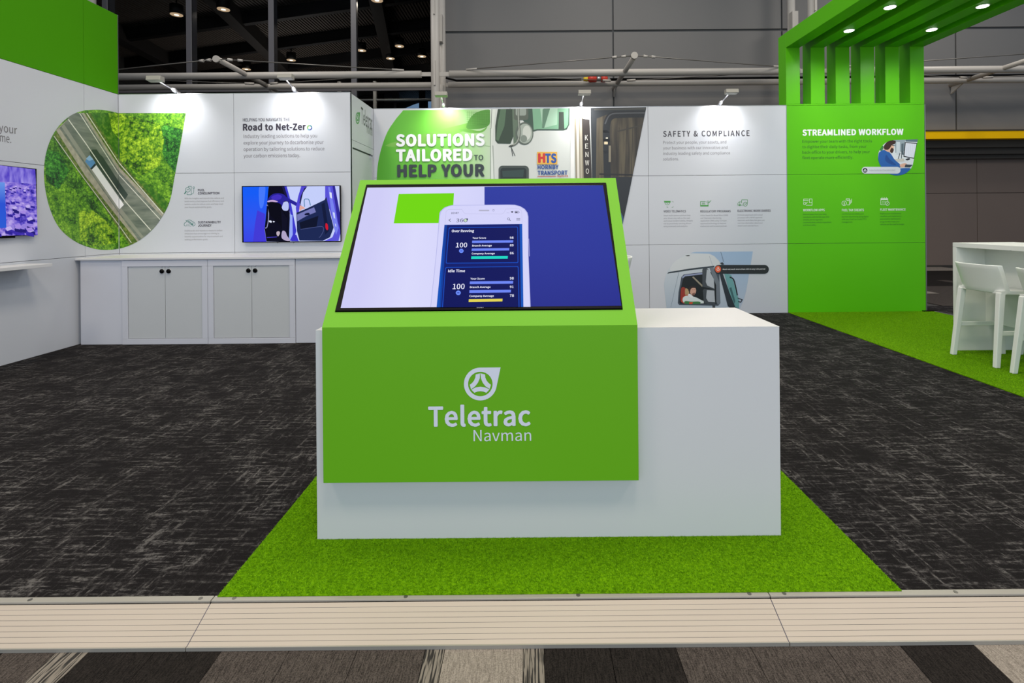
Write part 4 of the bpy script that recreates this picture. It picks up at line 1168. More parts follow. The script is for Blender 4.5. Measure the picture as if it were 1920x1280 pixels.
A.line(TE, smooth([(130, 1115), (116, 1108), (118, 1090), (132, 1080), (142, 1066), (165, 1062), (182, 1072), (196, 1080), (209, 1092), (206, 1108), (190, 1115)], 4, closed=False), 3.5)
A.line(TE, [(128, 1064), (192, 1112)], 3.5); A.line(TE, [(150, 1070), (190, 1100)], 5); A.line(TE, [(190, 1085), (191, 1101), (172, 1099)], 4)
A.build('pictogram', wbl)
text('CO', SBL, 133, 1115, 162, 15, TE, wbl, k=4.5725, ox=320, oy=180, off=0.001)
text('2', SBL, 165, 1120, 172, 8, TE, wbl, k=4.5725, ox=320, oy=180, off=0.001)

# ---- alcove: logo
A = Art(sA, base=0.001, step=0.0001)
drop_logo(A, (70, 150, 70), 670.6, 221.5, 11.0, asp=0.34)
A.build('logo_emblem', wa)
def side_text(t, y0, y1, z, cap, c, bold):
    # lettering measured directly on the side wall, in metres
    cu = bpy.data.curves.new('t', 'FONT'); cu.body = t; cu.resolution_u = 3
    ob = bpy.data.objects.new('t', cu); COL.objects.link(ob)
    me = bpy.data.meshes.new_from_object(ob.evaluated_get(bpy.context.evaluated_depsgraph_get()))
    xs = [v.co.x for v in me.vertices]; lo, hi = min(xs), max(xs); L = wa.location
    vs = [Vector((XA + 0.001, y0 + (v.co.x - lo) * (y1 - y0) / (hi - lo), z + v.co.y * cap / CAPH)) - L for v in me.vertices]
    m2 = bpy.data.meshes.new('lettering'); m2.from_pydata(vs, [], [list(p.vertices) for p in me.polygons]); m2.materials.append(col(c))
    o = bpy.data.objects.new('lettering', m2); COL.objects.link(o); o.parent = wa
    bpy.data.objects.remove(ob); bpy.data.meshes.remove(me); bpy.data.curves.remove(cu)
pT0 = sA.hit(677, 232); pT1 = sA.hit(698, 243.5); pN0 = sA.hit(687.5, 249.5); pN1 = sA.hit(698.5, 254.5)
side_text('Teletrac', pT0.y, pT1.y, pT0.z, 0.085, (70, 80, 74), 0.01)
side_text('Navman', pN0.y, pN1.y, (pN0.z + pN1.z) / 2, 0.05, (140, 150, 142), 0.0)

# ---- truck graphic on the back wall
XG0, XG1 = atY(705, 250, YB).x, atY(1216, 250, YB).x
clipT = [(756, 206.7)] + smooth([(743, 222), (727, 246), (716, 275), (709, 305), (706.5, 335), (707, 370), (712, 400)], 3, closed=False) + [(716, 420), (1168, 420), (1176, 380), (1200, 268), (1212.3, 201)]
A = Art(SBK, 680, 180, 3.5556, clip=clipT, base=0.001, step=0.00012)
A.poly((214, 218, 214), [(0, 50), (1940, 50), (1940, 1000), (0, 1000)])
grn = ramp_mat('print_green_fade', 0, atY(715, 300, YB).x, atY(935, 300, YB).x, [(0, (84, 170, 34)), (0.35, (104, 190, 50)), (0.62, (128, 200, 84)), (0.82, (178, 216, 158)), (1, (206, 218, 202))])
A.poly(grn, [(60, 60), (860, 60), (860, 1000), (60, 1000)])
A.poly((120, 182, 70), smooth([(150, 330), (420, 250), (700, 180), (830, 150), (840, 170), (600, 260), (380, 330)], 4))
A.poly((84, 150, 50), smooth([(690, 210), (740, 120), (840, 90), (860, 130), (835, 200), (760, 220)], 4))
A.poly((108, 176, 66), smooth([(640, 225), (700, 220), (780, 232), (830, 205), (800, 240), (720, 246)], 4))
for k in range(12): A.line((96, 165, 60), [(700 + 12 * k, 100 + k), (700 + 12 * k, 195 - k)], 1.5)
for k in range(8): A.line((96, 165, 60), [(690, 108 + 12 * k), (850, 104 + 12 * k)], 1.5)
A.line((150, 190, 130), [(815, 330), (850, 334)], 3)
# windscreen pillar and door
A.poly((222, 228, 220), [(850, 60), (890, 60), (862, 330), (880, 560), (850, 560)])
A.line((120, 130, 120), [(853, 215), (853, 560)], 4); A.line((150, 158, 150), [(868, 330), (876, 560)], 4); A.line((120, 130, 120), [(862, 60), (856, 215)], 4)
A.poly((48, 66, 48), [(905, 60), (1000, 60), (1004, 270), (985, 318), (900, 316), (884, 296), (884, 200)])
A.poly((84, 112, 84), [(925, 60), (960, 60), (945, 200), (905, 300), (890, 290), (900, 180)])
A.poly((98, 116, 96), smooth([(1000, 60), (1040, 60), (1036, 260), (1010, 320), (1004, 270)], 4))
# side window
A.poly((60, 84, 70), [(1060, 60), (1380, 60), (1378, 190), (1362, 222), (1340, 228), (1165, 228), (1130, 240), (1060, 150)])
A.poly((128, 178, 144), [(1130, 60), (1372, 60), (1370, 190), (1356, 214), (1335, 220), (1165, 220), (1140, 225)])
A.poly((170, 206, 180), [(1180, 60), (1300, 60), (1296, 190), (1200, 214)])
A.poly((96, 132, 108), [(1200, 90), (1240, 60), (1250, 80), (1210, 214), (1196, 214)])
A.poly((60, 72, 62), [(1308, 106), (1340, 106), (1344, 222), (1306, 222)])
# mirror arms and mirrors
A.poly((88, 96, 84), rrect(1008, 40, 1104, 160, 16)); A.poly((150, 160, 150), rrect(1020, 40, 1090, 130, 12))
A.poly((90, 100, 90), ell(1078, 250, 60, 76)); A.poly((166, 176, 166), ell(1082, 250, 50, 66)); A.poly((208, 212, 204), ell(1094, 244, 28, 48)); A.poly((130, 140, 130), ell(1074, 284, 22, 24))
A.line((104, 110, 100), smooth([(1038, 60), (1040, 160), (1046, 250), (1030, 310), (985, 335)], 5, closed=False), 15); A.line((176, 182, 172), smooth([(1036, 60), (1038, 160), (1044, 250), (1028, 306), (990, 330)], 5, closed=False), 5)
A.line((40, 44, 40), [(990, 335), (1000, 400)], 4); A.line((40, 44, 40), [(992, 345), (1016, 398)], 4); A.line((40, 44, 40), [(975, 336), (1000, 330)], 7)
# lower vent window
A.poly((70, 78, 74), rrect(906, 464, 1108, 700, 26)); A.poly((26, 38, 36), rrect(918, 478, 1092, 700, 20)); A.poly((44, 66, 62), [(930, 500), (1075, 490), (1070, 540), (935, 540)])
# exhaust housing
A.poly((238, 238, 236), [(1385, 60), (1530, 60), (1530, 140), (1410, 150), (1412, 560), (1385, 560)])
A.poly((150, 140, 120), [(1412, 150), (1470, 140), (1475, 560), (1420, 560)]); A.poly((226, 220, 208), [(1424, 150), (1440, 150), (1446, 560), (1430, 560)]); A.poly((186, 178, 160), [(1448, 148), (1460, 146), (1464, 560), (1452, 560)])
A.poly((48, 40, 36), [(1462, 150), (1512, 158), (1528, 560), (1474, 560)])
shed = noise_mat('print_shed', [(0.35, (46, 42, 38)), (0.5, (66, 60, 52)), (0.65, (92, 84, 68))], scale=(14, 1, 1.2), detail=3)
A.poly(shed, [(1518, 50), (1920, 50), (1900, 1000), (1540, 1000)])
A.poly((40, 44, 48), [(1518, 50), (1900, 50), (1890, 110), (1700, 110), (1640, 120), (1560, 150), (1555, 560), (1532, 560)])
A.line((70, 70, 66), [(1545, 90), (1890, 84)], 10); A.line((96, 92, 82), [(1640, 150), (1890, 110)], 5)
A.line((30, 32, 36), smooth([(1880, 120), (1740, 122), (1660, 132), (1628, 190), (1626, 330), (1632, 560)], 5, closed=False), 46)
A.line((78, 80, 84), smooth([(1880, 112), (1740, 114), (1652, 124), (1616, 185)], 5, closed=False), 8)
A.poly((224, 206, 170), rrect(1610, 304, 1634, 322, 4)); A.poly((250, 240, 214), ell(1628, 280, 8, 4))
A.poly((130, 122, 104), [(1640, 330), (1655, 330), (1655, 440), (1640, 440)])
for k, xx in enumerate((1710, 1760, 1800, 1840)): A.line((54, 48, 42), [(xx, 210), (xx - 10, 560)], 4)
A.line((60, 56, 50), [(1700, 235), (1880, 190)], 8); A.line((30, 28, 28), [(1580, 520), (1820, 525)], 10)
A.poly((36, 38, 42), [(1660, 540), (1800, 540), (1745, 820), (1700, 760)])
A.poly((54, 82, 120), smooth([(1700, 760), (1735, 800), (1740, 860), (1700, 850)], 4))
# carrier's sign on the door
A.poly((232, 176, 66), [(1163, 372), (1296, 372), (1298, 455), (1163, 455)])
A.poly((236, 186, 90), [(1172, 380), (1288, 380), (1288, 447), (1172, 447)])
A.line((190, 60, 50), [(1166, 535), (1290, 535)], 4)
A.build('truck_photograph', wb)
BIG = dict(k=3.5556, ox=680, oy=180, off=0.012)
text('H', SBK, 1170, 440, 1218, 55, (208, 44, 36), wb, bold=0.06, **BIG)
text('TS', SBK, 1216, 442, 1292, 55, (38, 84, 168), wb, bold=0.06, **BIG)
text([('HORNBY', 1166, 486, 1306), ('TRANSPORT', 1166, 525, 1366)], SBK, 0, 0, 0, 26, (40, 78, 150), wb, bold=0.045, **BIG)
text('Spirit', SBK, 1296, 538, 1370, 10, (190, 60, 50), wb, bold=0.02, **BIG)
for i, (ch, yy) in enumerate((('K', 294), ('E', 350), ('N', 406), ('W', 462), ('O', 517))):
    text(ch, SBK, 1482 + 1.4 * i - (3 if ch == 'W' else 0), yy, 1502 + 1.6 * i + (3 if ch == 'W' else 0), 33, (222, 218, 210), wb, bold=0.01, **BIG)
WW = (240, 242, 246)
text('SOLUTIONS', SBK, 222, 332, 814, 72, WW, wb, bold=0.055, **BIG)
text('TAILORED', SBK, 222, 432, 732, 72, WW, wb, bold=0.055, **BIG)
text('TO', SBK, 742, 427, 804, 34, (46, 62, 62), wb, bold=0.02, **BIG)
text('HELP YOUR', SBK, 230, 536, 812, 74, (44, 54, 58), wb, bold=0.055, **BIG)

# ---- safety wall
text('SAFETY & COMPLIANCE', SBK, 1243.5, 256, 1405.5, 10.2, (62, 58, 66), wb, bold=0.022, off=0.001, spacing=1.1)
para([('Protect your people, your assets, and', 1362), ('your business with our innovative and', 1364), ('industry leading safety and compliance', 1369), ('solutions.', 1273)], SBK, 1243.3, 269.6, 10.35, 5.2, (124, 122, 128), wb, 1, off=0.001)
text([('VIDEO TELEMATICS', 1244.2, 398, 1286), ('REGULATORY PROGRAMS', 1313.3, 398, 1370), ('ELECTRONIC WORK DIARIES', 1383, 397, 1445)], SBK, 0, 0, 0, 3.9, (70, 64, 74), wb, bold=0.015, off=0.001)
SM2 = (140, 140, 148)
para([('Smart multi-camera solutions help', 1294.5), ('your drivers stay safe on the road', 1293.5), ('and reduce incident liability. Mitigate', 1299), ('risk by proactively coaching drivers', 1296), ('using scorecards and analytics.', 1289.5)], SBK, 1244.4, 405.2, 5.05, 2.5, SM2, wb, 1, off=0.001)
para([('Utilise Smart On-Board Mass (OBM)', 1365), ('and Telematics Monitoring', 1352.5), ('Application (TMA) using TCA type-', 1363), ('approved technology to improve', 1361.5), ('road access and increase payload.', 1363)], SBK, 1313.3, 405, 5.05, 2.5, SM2, wb, 1, off=0.001)
para([('Eliminate paperwork and manual', 1430), ('processes with a NHVR approved', 1429), ('electronic work diary that gives you', 1433.5), ('real-time information about your', 1430), ("driver's work and rest hours.", 1422.5)], SBK, 1383.2, 404.2, 5.05, 2.5, SM2, wb, 1, off=0.001)
GI = (66, 150, 60)
A = Art(SBK, 1180, 360, 5.334, base=0.001, step=0.0001)
A.line(GI, [(348, 92), (412, 92), (394, 126), (366, 126), (348, 92)], 4); A.poly(GI, [(346, 88), (412, 88), (412, 104), (350, 104)]); A.line(GI, ell(380, 106, 8, n=12), 3)
for p in ([(425, 93), (438, 93), (438, 104)], [(438, 140), (438, 152), (424, 152)], [(376, 140), (376, 152), (388, 152)]): A.line((110, 150, 110), p, 3)
A.line(GI, [(712, 140), (712, 94), (762, 94)], 5); A.poly(GI, [(710, 130), (792, 130), (792, 143), (710, 143)]); A.line(GI, [(788, 132), (788, 112)], 5)
for yy in (106, 114, 122): A.line(GI, [(726, yy), (758, yy)], 3)
A.line(GI, [(776, 88), (800, 88)], 3); A.line(GI, [(776, 88), (776, 108), (798, 108)], 3); A.line(GI, [(786, 96), (796, 106), (817, 84)], 5)
A.line(GI, [(1124, 110), (1124, 77), (1183, 77), (1183, 110)], 3.5); A.line(GI, ell(1160, 120, 20, n=18), 4, closed=True); A.line(GI, [(1153, 116), (1160, 123), (1172, 110)], 4)
A.line(GI, [(1122, 96), (1098, 98), (1084, 114), (1084, 130), (1136, 130)], 3.5); A.line(GI, ell(1104, 128, 8, n=12), 3.5, closed=True); A.line(GI, [(1100, 100), (1110, 130)], 3)
A.build('pictogram', wb)
# driver photograph
clipD = [((1180 + x / 5.334), (360 + y / 5.334)) for x, y in ([(665, 598), (1237, 593), (1215, 720), (1180, 940), (1150, 1060), (1110, 1160), (1080, 1230), (380, 1230)] + smooth([(372, 1160), (356, 1080), (347, 980), (350, 900), (370, 820), (405, 750), (450, 698), (520, 645), (590, 615), (665, 598)], 4, closed=False))]
A = Art(SBK, 1180, 360, 5.334, clip=clipD, base=0.001, step=0.00012)
sky = ramp_mat('print_sky', 2, 0.0, 0.95, [(0, (178, 190, 206)), (1, (152, 178, 208))])
A.poly(sky, [(300, 560), (1300, 560), (1300, 1300), (300, 1300)])
cabc = ramp_mat('print_cab', 2, 0.0, 0.85, [(0, (168, 182, 198)), (0.6, (186, 196, 206)), (1, (198, 204, 210))])
A.poly(cabc, [(300, 600), (600, 610), (800, 616), (850, 640), (900, 690), (940, 780), (1000, 960), (1100, 1180), (1110, 1300), (300, 1300)])
A.poly((204, 208, 212), smooth([(560, 640), (700, 618), (820, 628), (890, 690), (910, 730), (700, 750), (420, 790), (450, 700)], 4))
A.poly((48, 58, 66), [(390, 800), (600, 765), (850, 736), (850, 752), (600, 782), (380, 816)])
A.poly((44, 46, 50), smooth([(560, 636), (590, 630), (608, 636), (585, 642)], 3))
A.line((130, 144, 160), [(495, 800), (415, 1150)], 4); A.line((150, 160, 176), [(800, 640), (835, 740)], 3)
A.poly((70, 78, 90), [(520, 850), (545, 822), (740, 800), (900, 800), (910, 1110), (890, 1136), (500, 1130), (484, 1110), (492, 1000)])
A.poly((20, 26, 28), [(538, 862), (560, 840), (740, 818), (880, 850), (880, 1100), (870, 1118), (505, 1116), (500, 1100), (506, 1000)])
A.poly((140, 150, 182), [(525, 850), (555, 826), (740, 806), (740, 822), (560, 842), (535, 862)])
A.poly((150, 142, 124), [(628, 850), (642, 844), (732, 930), (728, 948)])
A.poly((150, 50, 36), smooth([(520, 960), (560, 960), (570, 1020), (540, 1100), (512, 1080)], 4))
A.poly((178, 150, 110), smooth([(560, 965), (590, 975), (596, 1020), (560, 1030)], 3))
A.poly((176, 66, 44), smooth([(560, 1030), (600, 1030), (660, 1060), (640, 1112), (540, 1112), (520, 1070)], 4))
A.poly((212, 222, 222), smooth([(535, 1060), (580, 1035), (660, 1050), (720, 1080), (770, 1100), (740, 1112), (560, 1112)], 4))
A.poly((58, 122, 66), smooth([(560, 1090), (620, 1095), (700, 1095), (700, 1116), (560, 1116)], 4)); A.poly((206, 72, 40), [(600, 1100), (636, 1100), (630, 1118), (598, 1118)])
A.poly((206, 160, 140), smooth([(605, 985), (625, 950), (655, 955), (668, 980), (660, 1015), (640, 1034), (615, 1020)], 4))
A.poly((44, 32, 30), smooth([(590, 980), (600, 950), (630, 938), (664, 946), (664, 958), (630, 958), (612, 975), (606, 1000)], 4))
A.poly((120, 84, 72), smooth([(625, 1018), (650, 1010), (658, 1018), (640, 1034)], 3))
A.line((40, 30, 30), [(630, 978), (640, 976)], 3); A.line((40, 30, 30), [(650, 976), (660, 976)], 3); A.line((160, 80, 70), [(640, 1008), (655, 1006)], 3)
A.poly((228, 230, 232), smooth([(590, 1020), (610, 1020), (640, 1050), (620, 1060), (590, 1040)], 3))
# mirrors
A.poly((66, 72, 78), [(730, 775), (745, 758), (780, 762), (850, 860), (856, 975), (820, 965), (730, 945)])
A.poly((178, 184, 192), [(775, 772), (800, 785), (845, 870), (850, 965), (780, 935), (765, 900)])
A.poly((66, 72, 78), [(735, 985), (745, 968), (850, 975), (862, 1110), (845, 1128), (745, 1110)])
A.poly((176, 182, 190), [(775, 980), (850, 985), (856, 1100), (790, 1096), (768, 1060)])
A.poly((60, 66, 72), [(830, 1125), (858, 1125), (862, 1200), (835, 1200)])
A.poly((110, 118, 128), [(800, 755), (840, 750), (900, 900), (906, 1110), (888, 1130), (870, 1100), (868, 930)])
A.poly((40, 48, 56), [(895, 790), (930, 800), (1000, 1000), (1080, 1180), (1060, 1200), (985, 1140)])
A.poly((104, 158, 160), [(945, 800), (1020, 830), (1060, 960), (1100, 1090), (1096, 1160), (1060, 1150), (1000, 1000)])
A.poly((60, 100, 104), [(1000, 960), (1020, 950), (1060, 1090), (1050, 1120)])
A.line((24, 28, 32), smooth([(1005, 850), (1040, 870), (1060, 930), (1080, 1030)], 4, closed=False), 12)
A.line((24, 28, 32), [(1085, 1060), (1130, 1075), (1115, 1100), (1090, 1095)], 8)
A.line((60, 66, 74), [(915, 598), (945, 700)], 2.5); A.poly((50, 56, 62), [(905, 710), (930, 700), (950, 722), (925, 726)])
A.clip = None
A.poly((34, 38, 42), rrect(850, 728, 1396, 816, 44))
A.poly((226, 92, 52), ell(887, 771, 30, 34)); A.line((250, 240, 230), ell(888, 774, 12, n=14), 4, closed=True); A.line((250, 240, 230), [(880, 752), (896, 752)], 4); A.line((250, 240, 230), [(888, 774), (894, 766)], 3)
A.build('driver_photograph', wb)
text('Must not work more than 10h in any 11h period', SBK, 934, 778, 1358, 13, (232, 234, 236), wb, bold=0.015, k=5.334, ox=1180, oy=360, off=0.012)

# ---- green wall
text('STREAMLINED WORKFLOW', SBK, 1504.5, 253.8, 1694, 10.4, (236, 238, 240), wr, bold=0.05, off=0.001)
DG = (36, 84, 30)
para([('Empower your team with the right tools', 1635), ('to digitise their daily tasks, from your', 1624.8), ('back-office to your drivers, to help your', 1631), ('fleet operate more efficiently.', 1599.8)], SBK, 1504.4, 267.8, 10.1, 5.2, DG, wr, 1, off=0.001)
text([('WORKFLOW APPS', 1505.8, 396, 1546.3), ('FUEL TAX CREDITS', 1578.6, 396, 1620), ('FLEET MAINTENANCE', 1650.4, 395, 1698)], SBK, 0, 0, 0, 4.2, (226, 234, 224), wr, bold=0.025, off=0.001)
DG2 = (40, 104, 30)
para([('Remove paper from your daily', 1550), ('operations with flexible apps that', 1555), ('simplify job management,', 1543), ('communication, vehicle inspections', 1558.5), ('and driver safety.', 1530.5)], SBK, 1505.8, 403, 5.05, 2.6, DG2, wr, 1, off=0.001)
para([('Get the fuel tax rebate your', 1620), ('business deserves by going digital', 1628.5), ('with your Fuel Tax Credit (FTC)', 1624.5), ('management.', 1599)], SBK, 1578.6, 402.3, 5.05, 2.6, DG2, wr, 1, off=0.001)
para([('Digitise your maintenance', 1689.5), ('workflow and implement a', 1690), ('preventative maintenance', 1689), ('program that keeps your', 1687), ('vehicles on the road for longer.', 1696)], SBK, 1650.4, 401.6, 5.05, 2.6, DG2, wr, 1, off=0.001)
A = Art(SBK, 1440, 360, 5.334, base=0.001, step=0.0001)
GW = (214, 232, 206)
A.line(GW, [(404, 132), (440, 132), (440, 68), (414, 68), (414, 106), (440, 106)], 5); A.line(GW, [(404, 70), (356, 70), (356, 94)], 5); A.line(GW, [(354, 84), (404, 84)], 5); A.line(GW, [(354, 106), (380, 106), (376, 122), (358, 126), (354, 106)], 5); A.line(GW, [(378, 118), (396, 100)], 5); A.line(GW, [(380, 132), (404, 132)], 5)
A.line(GW, ell(762, 112, 23, n=22), 5, closed=True); A.line(GW, [(782, 84), (782, 67), (815, 67), (815, 128), (792, 128)], 6); A.line(GW, [(790, 80), (808, 80), (800, 90), (790, 80)], 4); A.line(GW, [(836, 68), (834, 100), (822, 118)], 5); A.line(GW, [(826, 80), (826, 110)], 5)
A.line(GW, [(1128, 66), (1128, 126), (1170, 126)], 5); A.line(GW, [(1198, 66), (1198, 92)], 5); A.poly(GW, [(1126, 62), (1200, 62), (1200, 80), (1126, 80)])
for xx in (1140, 1162, 1184): A.line(GW, [(xx, 53), (xx, 66)], 6)
for xx in (1146, 1160, 1172):
    for yy in (96, 110): A.line(GW, [(xx - 4, yy), (xx + 4, yy)], 5)
A.line(GW, ell(1194, 114, 19, n=18), 5, closed=True); A.line(GW, [(1186, 122), (1202, 106)], 5)
A.build('pictogram', wr)
text('$', SBK, 754, 124, 770, 20, GW, wr, k=5.334, ox=1440, oy=360, bold=0.03, off=0.001)
# office photograph
clipO = [(1440 + x / 5.819, 180 + y / 5.819) for x, y in ([(1400, 478), (1635, 472), (1618, 560), (1598, 660), (1580, 750)] + smooth([(1560, 790), (1520, 830), (1470, 856), (1400, 866), (1330, 850), (1270, 810), (1228, 760), (1205, 700), (1202, 640), (1218, 590), (1250, 540), (1300, 500), (1350, 482), (1400, 478)], 4, closed=False))]
A = Art(SBK, 1440, 180, 5.819, clip=clipO, base=0.001, step=0.00012)
A.poly((222, 226, 230), [(1180, 450), (1660, 450), (1660, 900), (1180, 900)])
A.poly((150, 164, 172), [(1380, 450), (1500, 450), (1490, 600), (1390, 620)]); A.poly((96, 116, 126), [(1500, 450), (1640, 450), (1640, 500), (1500, 498)])
A.poly((206, 214, 220), [(1400, 500), (1440, 500), (1440, 640), (1400, 640)]); A.poly((90, 104, 112), [(1455, 520), (1480, 515), (1480, 640), (1455, 640)])
A.poly((60, 130, 70), smooth([(1215, 580), (1250, 540), (1262, 560), (1240, 600)], 3))
A.poly((36, 38, 42), [(1492, 502), (1628, 512), (1598, 684), (1478, 662)]); A.poly((228, 230, 240), [(1502, 512), (1620, 520), (1592, 674), (1488, 654)])
for k in range(5): A.line((196, 198, 214), [(1520 + 20 * k, 520), (1508 + 20 * k, 660)], 2)
A.poly((40, 42, 46), smooth([(1500, 690), (1540, 676), (1550, 690), (1520, 702)], 3)); A.line((50, 60, 66), [(1440, 620), (1420, 690)], 8); A.line((50, 60, 66), [(1462, 600), (1456, 680)], 7)
A.poly((206, 200, 190), [(1370, 690), (1480, 680), (1490, 710), (1380, 722)])
A.poly((38, 96, 170), smooth([(1205, 640), (1240, 596), (1290, 588), (1340, 630), (1380, 690), (1440, 745), (1450, 775), (1400, 790), (1560, 790), (1500, 870), (1340, 880), (1220, 790)], 5))
A.poly((30, 76, 146), smooth([(1290, 640), (1330, 690), (1400, 752), (1330, 740), (1280, 700)], 4))
A.poly((226, 178, 150), smooth([(1262, 560), (1320, 520), (1362, 540), (1360, 600), (1320, 612), (1276, 590)], 4))
A.poly((60, 38, 30), smooth([(1266, 545), (1300, 500), (1350, 480), (1392, 490), (1385, 520), (1350, 535), (1335, 560), (1310, 585), (1272, 580)], 4))
A.poly((66, 42, 34), smooth([(1340, 575), (1362, 560), (1372, 590), (1355, 622), (1332, 606)], 3)); A.poly((236, 190, 164), smooth([(1355, 530), (1372, 548), (1375, 570), (1356, 566)], 3))
A.line((20, 20, 24), [(1352, 536), (1388, 542)], 6)
A.poly((224, 174, 150), smooth([(1440, 750), (1490, 732), (1515, 742), (1500, 770), (1450, 776)], 4)); A.poly((50, 62, 74), [(1500, 745), (1580, 750), (1550, 778), (1490, 776)])
A.clip = None
A.poly((214, 218, 224), rrect(1022, 772, 1446, 846, 37)); A.poly((30, 32, 36), ell(1059, 810, 26)); A.poly((214, 218, 224), [(1059, 790), (1078, 822), (1040, 822)]); A.poly((30, 32, 36), [(1059, 802), (1067, 817), (1051, 817)])
A.build('office_photograph', wr)
text('Failed Vehicle Checklist Alert', SBK, 1104, 816, 1390, 13, (130, 132, 144), wr, bold=0.0, k=5.819, ox=1440, oy=180, off=0.012)

# =====================================================================================
# turf (artificial grass)
# =====================================================================================
M_turf = noise_mat('turf_backing', [(0.3, (60, 100, 1)), (0.5, (84, 130, 2)), (0.7, (106, 154, 6))], scale=(90, 90, 90), rough=0.9, spec=0.05)
M_blade = noise_mat('turf_blade', spec=0.12, stops=[(0.25, (72, 126, 0)), (0.5, (106, 160, 2)), (0.75, (142, 192, 22))], scale=(160, 160, 160), rough=0.6)
def blades(n, inside, x0, x1, y0, y1, z, h, wd, parent):
    P = np.column_stack([rng.uniform(x0, x1, n), rng.uniform(y0, y1, n)])
    P = P[inside(P)]
    n = len(P); a = rng.uniform(0, math.tau, n); hh = h * rng.uniform(0.6, 1.2, n)
    lean = rng.normal(0, h * 0.6, (n, 2))
    dx, dy = np.cos(a) * wd / 2, np.sin(a) * wd / 2
    V = np.zeros((n, 3, 3))
    V[:, 0] = np.column_stack([P[:, 0] - dx, P[:, 1] - dy, np.full(n, z)]); V[:, 1] = np.column_stack([P[:, 0] + dx, P[:, 1] + dy, np.full(n, z)])
    V[:, 2] = np.column_stack([P[:, 0] + lean[:, 0], P[:, 1] + lean[:, 1], z + hh])
    V = V.reshape(-1, 3) - np.array(world_loc(parent))
    me = bpy.data.meshes.new('turf_pile')
    me.vertices.add(3 * n); me.vertices.foreach_set('co', V.ravel()); me.loops.add(3 * n); me.loops.foreach_set('vertex_index', np.arange(3 * n, dtype=np.int32))
    me.polygons.add(n); me.polygons.foreach_set('loop_start', np.arange(0, 3 * n, 3, dtype=np.int32)); me.polygons.foreach_set('loop_total', np.full(n, 3, dtype=np.int32))
    me.update(); me.materials.append(M_blade)
    o = bpy.data.objects.new('turf_pile', me); COL.objects.link(o); o.parent = parent
    o['kind'] = 'stuff'
GX0, GX1 = -1.147, 1.350
t1 = empty('turf_mat', (0.1, 2.4, 0), 'rectangular mat of bright green artificial turf under the white counter', 'artificial turf')
MB().box(GX0, GX1, 1.887, 3.30, 0.0004, 0.006).build('turf_backing', M_turf, t1)
blades(260000, lambda P: ~((P[:, 0] > cxl) & (P[:, 0] < cxr) & (P[:, 1] > YK + 0.01) & (P[:, 1] < YKB)), GX0, GX1, 1.89, 2.95, 0.005, 0.0055, 0.0024, t1)
t2 = empty('turf_mat', (4.8, 5.4, 0), 'wide mat of bright green artificial turf under the bar table and canopy', 'artificial turf')
gx0, gx1 = XR + 0.0, XG[1] + 0.09
MB().box(gx0, gx1, 2.6, YB - 0.001, 0.0004, 0.006).build('turf_backing', M_turf, t2)
MB().box(gx1, gx1 + 0.03, 2.6, YB + 0.1, 0.0, 0.012).build('edge_trim', M_alu, t2)
blades(150000, lambda P: P[:, 0] > 0, gx0, gx1, 3.3, YB - 0.01, 0.005, 0.0065, 0.004, t2)

# =====================================================================================
# ramp: three sections of ribbed aluminium boards
# =====================================================================================
RY0, RY1 = 1.735, 1.868
rx = [-5.16, -3.165, -1.165 + 0.005, 0.862, 2.865, 4.87]
labs = ['beige ribbed ramp section beyond the left edge', 'beige ribbed floor ramp section, left one before the charcoal carpet', 'beige ribbed floor ramp section in the middle, before the green turf', 'beige ribbed floor ramp section, right one before the charcoal carpet', 'beige ribbed ramp section beyond the right edge']
M_groove = mat('ramp_groove_grey', (160, 158, 178), rough=0.5)
for i in range(1, 4):
    a, b_ = rx[i] + 0.0015, rx[i + 1] - 0.0015
    root = empty('floor_ramp', ((a + b_) / 2, 1.8, FZ), labs[i], 'ramp', 'ramp sections along the booth edge')
    NB = 8
    prof = lambda t: (RY0 + (RY1 - RY0) * t, FZ + 0.012 + (-0.003 - FZ - 0.012) * t)
    ya, za = prof(0); yb2, zb2_ = prof(1)
    MB().hexa([(a, ya + 0.004, FZ), (a, ya + 0.004, za - 0.004), (a, yb2, zb2_ - 0.003), (a, yb2, FZ)], [(b_, ya + 0.004, FZ), (b_, ya + 0.004, za - 0.004), (b_, yb2, zb2_ - 0.003), (b_, yb2, FZ)]).build('ramp_core', M_groove, root)
    for k in range(NB):
        t0_, t1_ = k / NB + 0.0045, (k + 1) / NB - 0.0045
        y0_, z0_ = prof(t0_); y1_, z1_ = prof(t1_)
        MB().hexa([(a, y0_, z0_ - 0.003), (a, y1_, z1_ - 0.003), (a, y1_, z1_ - 0.002), (a, y0_, z0_ - 0.002)], [(b_, y0_, z0_ - 0.003), (b_, y1_, z1_ - 0.003), (b_, y1_, z1_ - 0.002), (b_, y0_, z0_ - 0.002)]).build('ribbed_board', M_ramp, root)
    MB().box(a, b_, RY0 - 0.004, RY0 + 0.001, FZ, FZ + 0.012).build('front_edge', M_lip, root)
    MB().box(a, b_, RY1 + 0.0005, 1.8945, -0.004, 0.0035, bev=0.001, seg=1).build('top_lip', M_lip, root)
    for px, py in ((49, 1129.5), (371, 1127), (435, 1126), (759, 1123.5), (1085, 1122), (1410, 1121), (1477, 1121.5), (1803, 1119)):
        P = atZ(px, py, 0.004)
        if a < P.x < b_:
            sc = MB().tube([(P.x, 1.881, 0.0034), (P.x, 1.881, 0.0044)], 0.0075, n=14).build('screw', mat('screw_steel', (120, 116, 110), rough=0.35, metal=0.8), root)

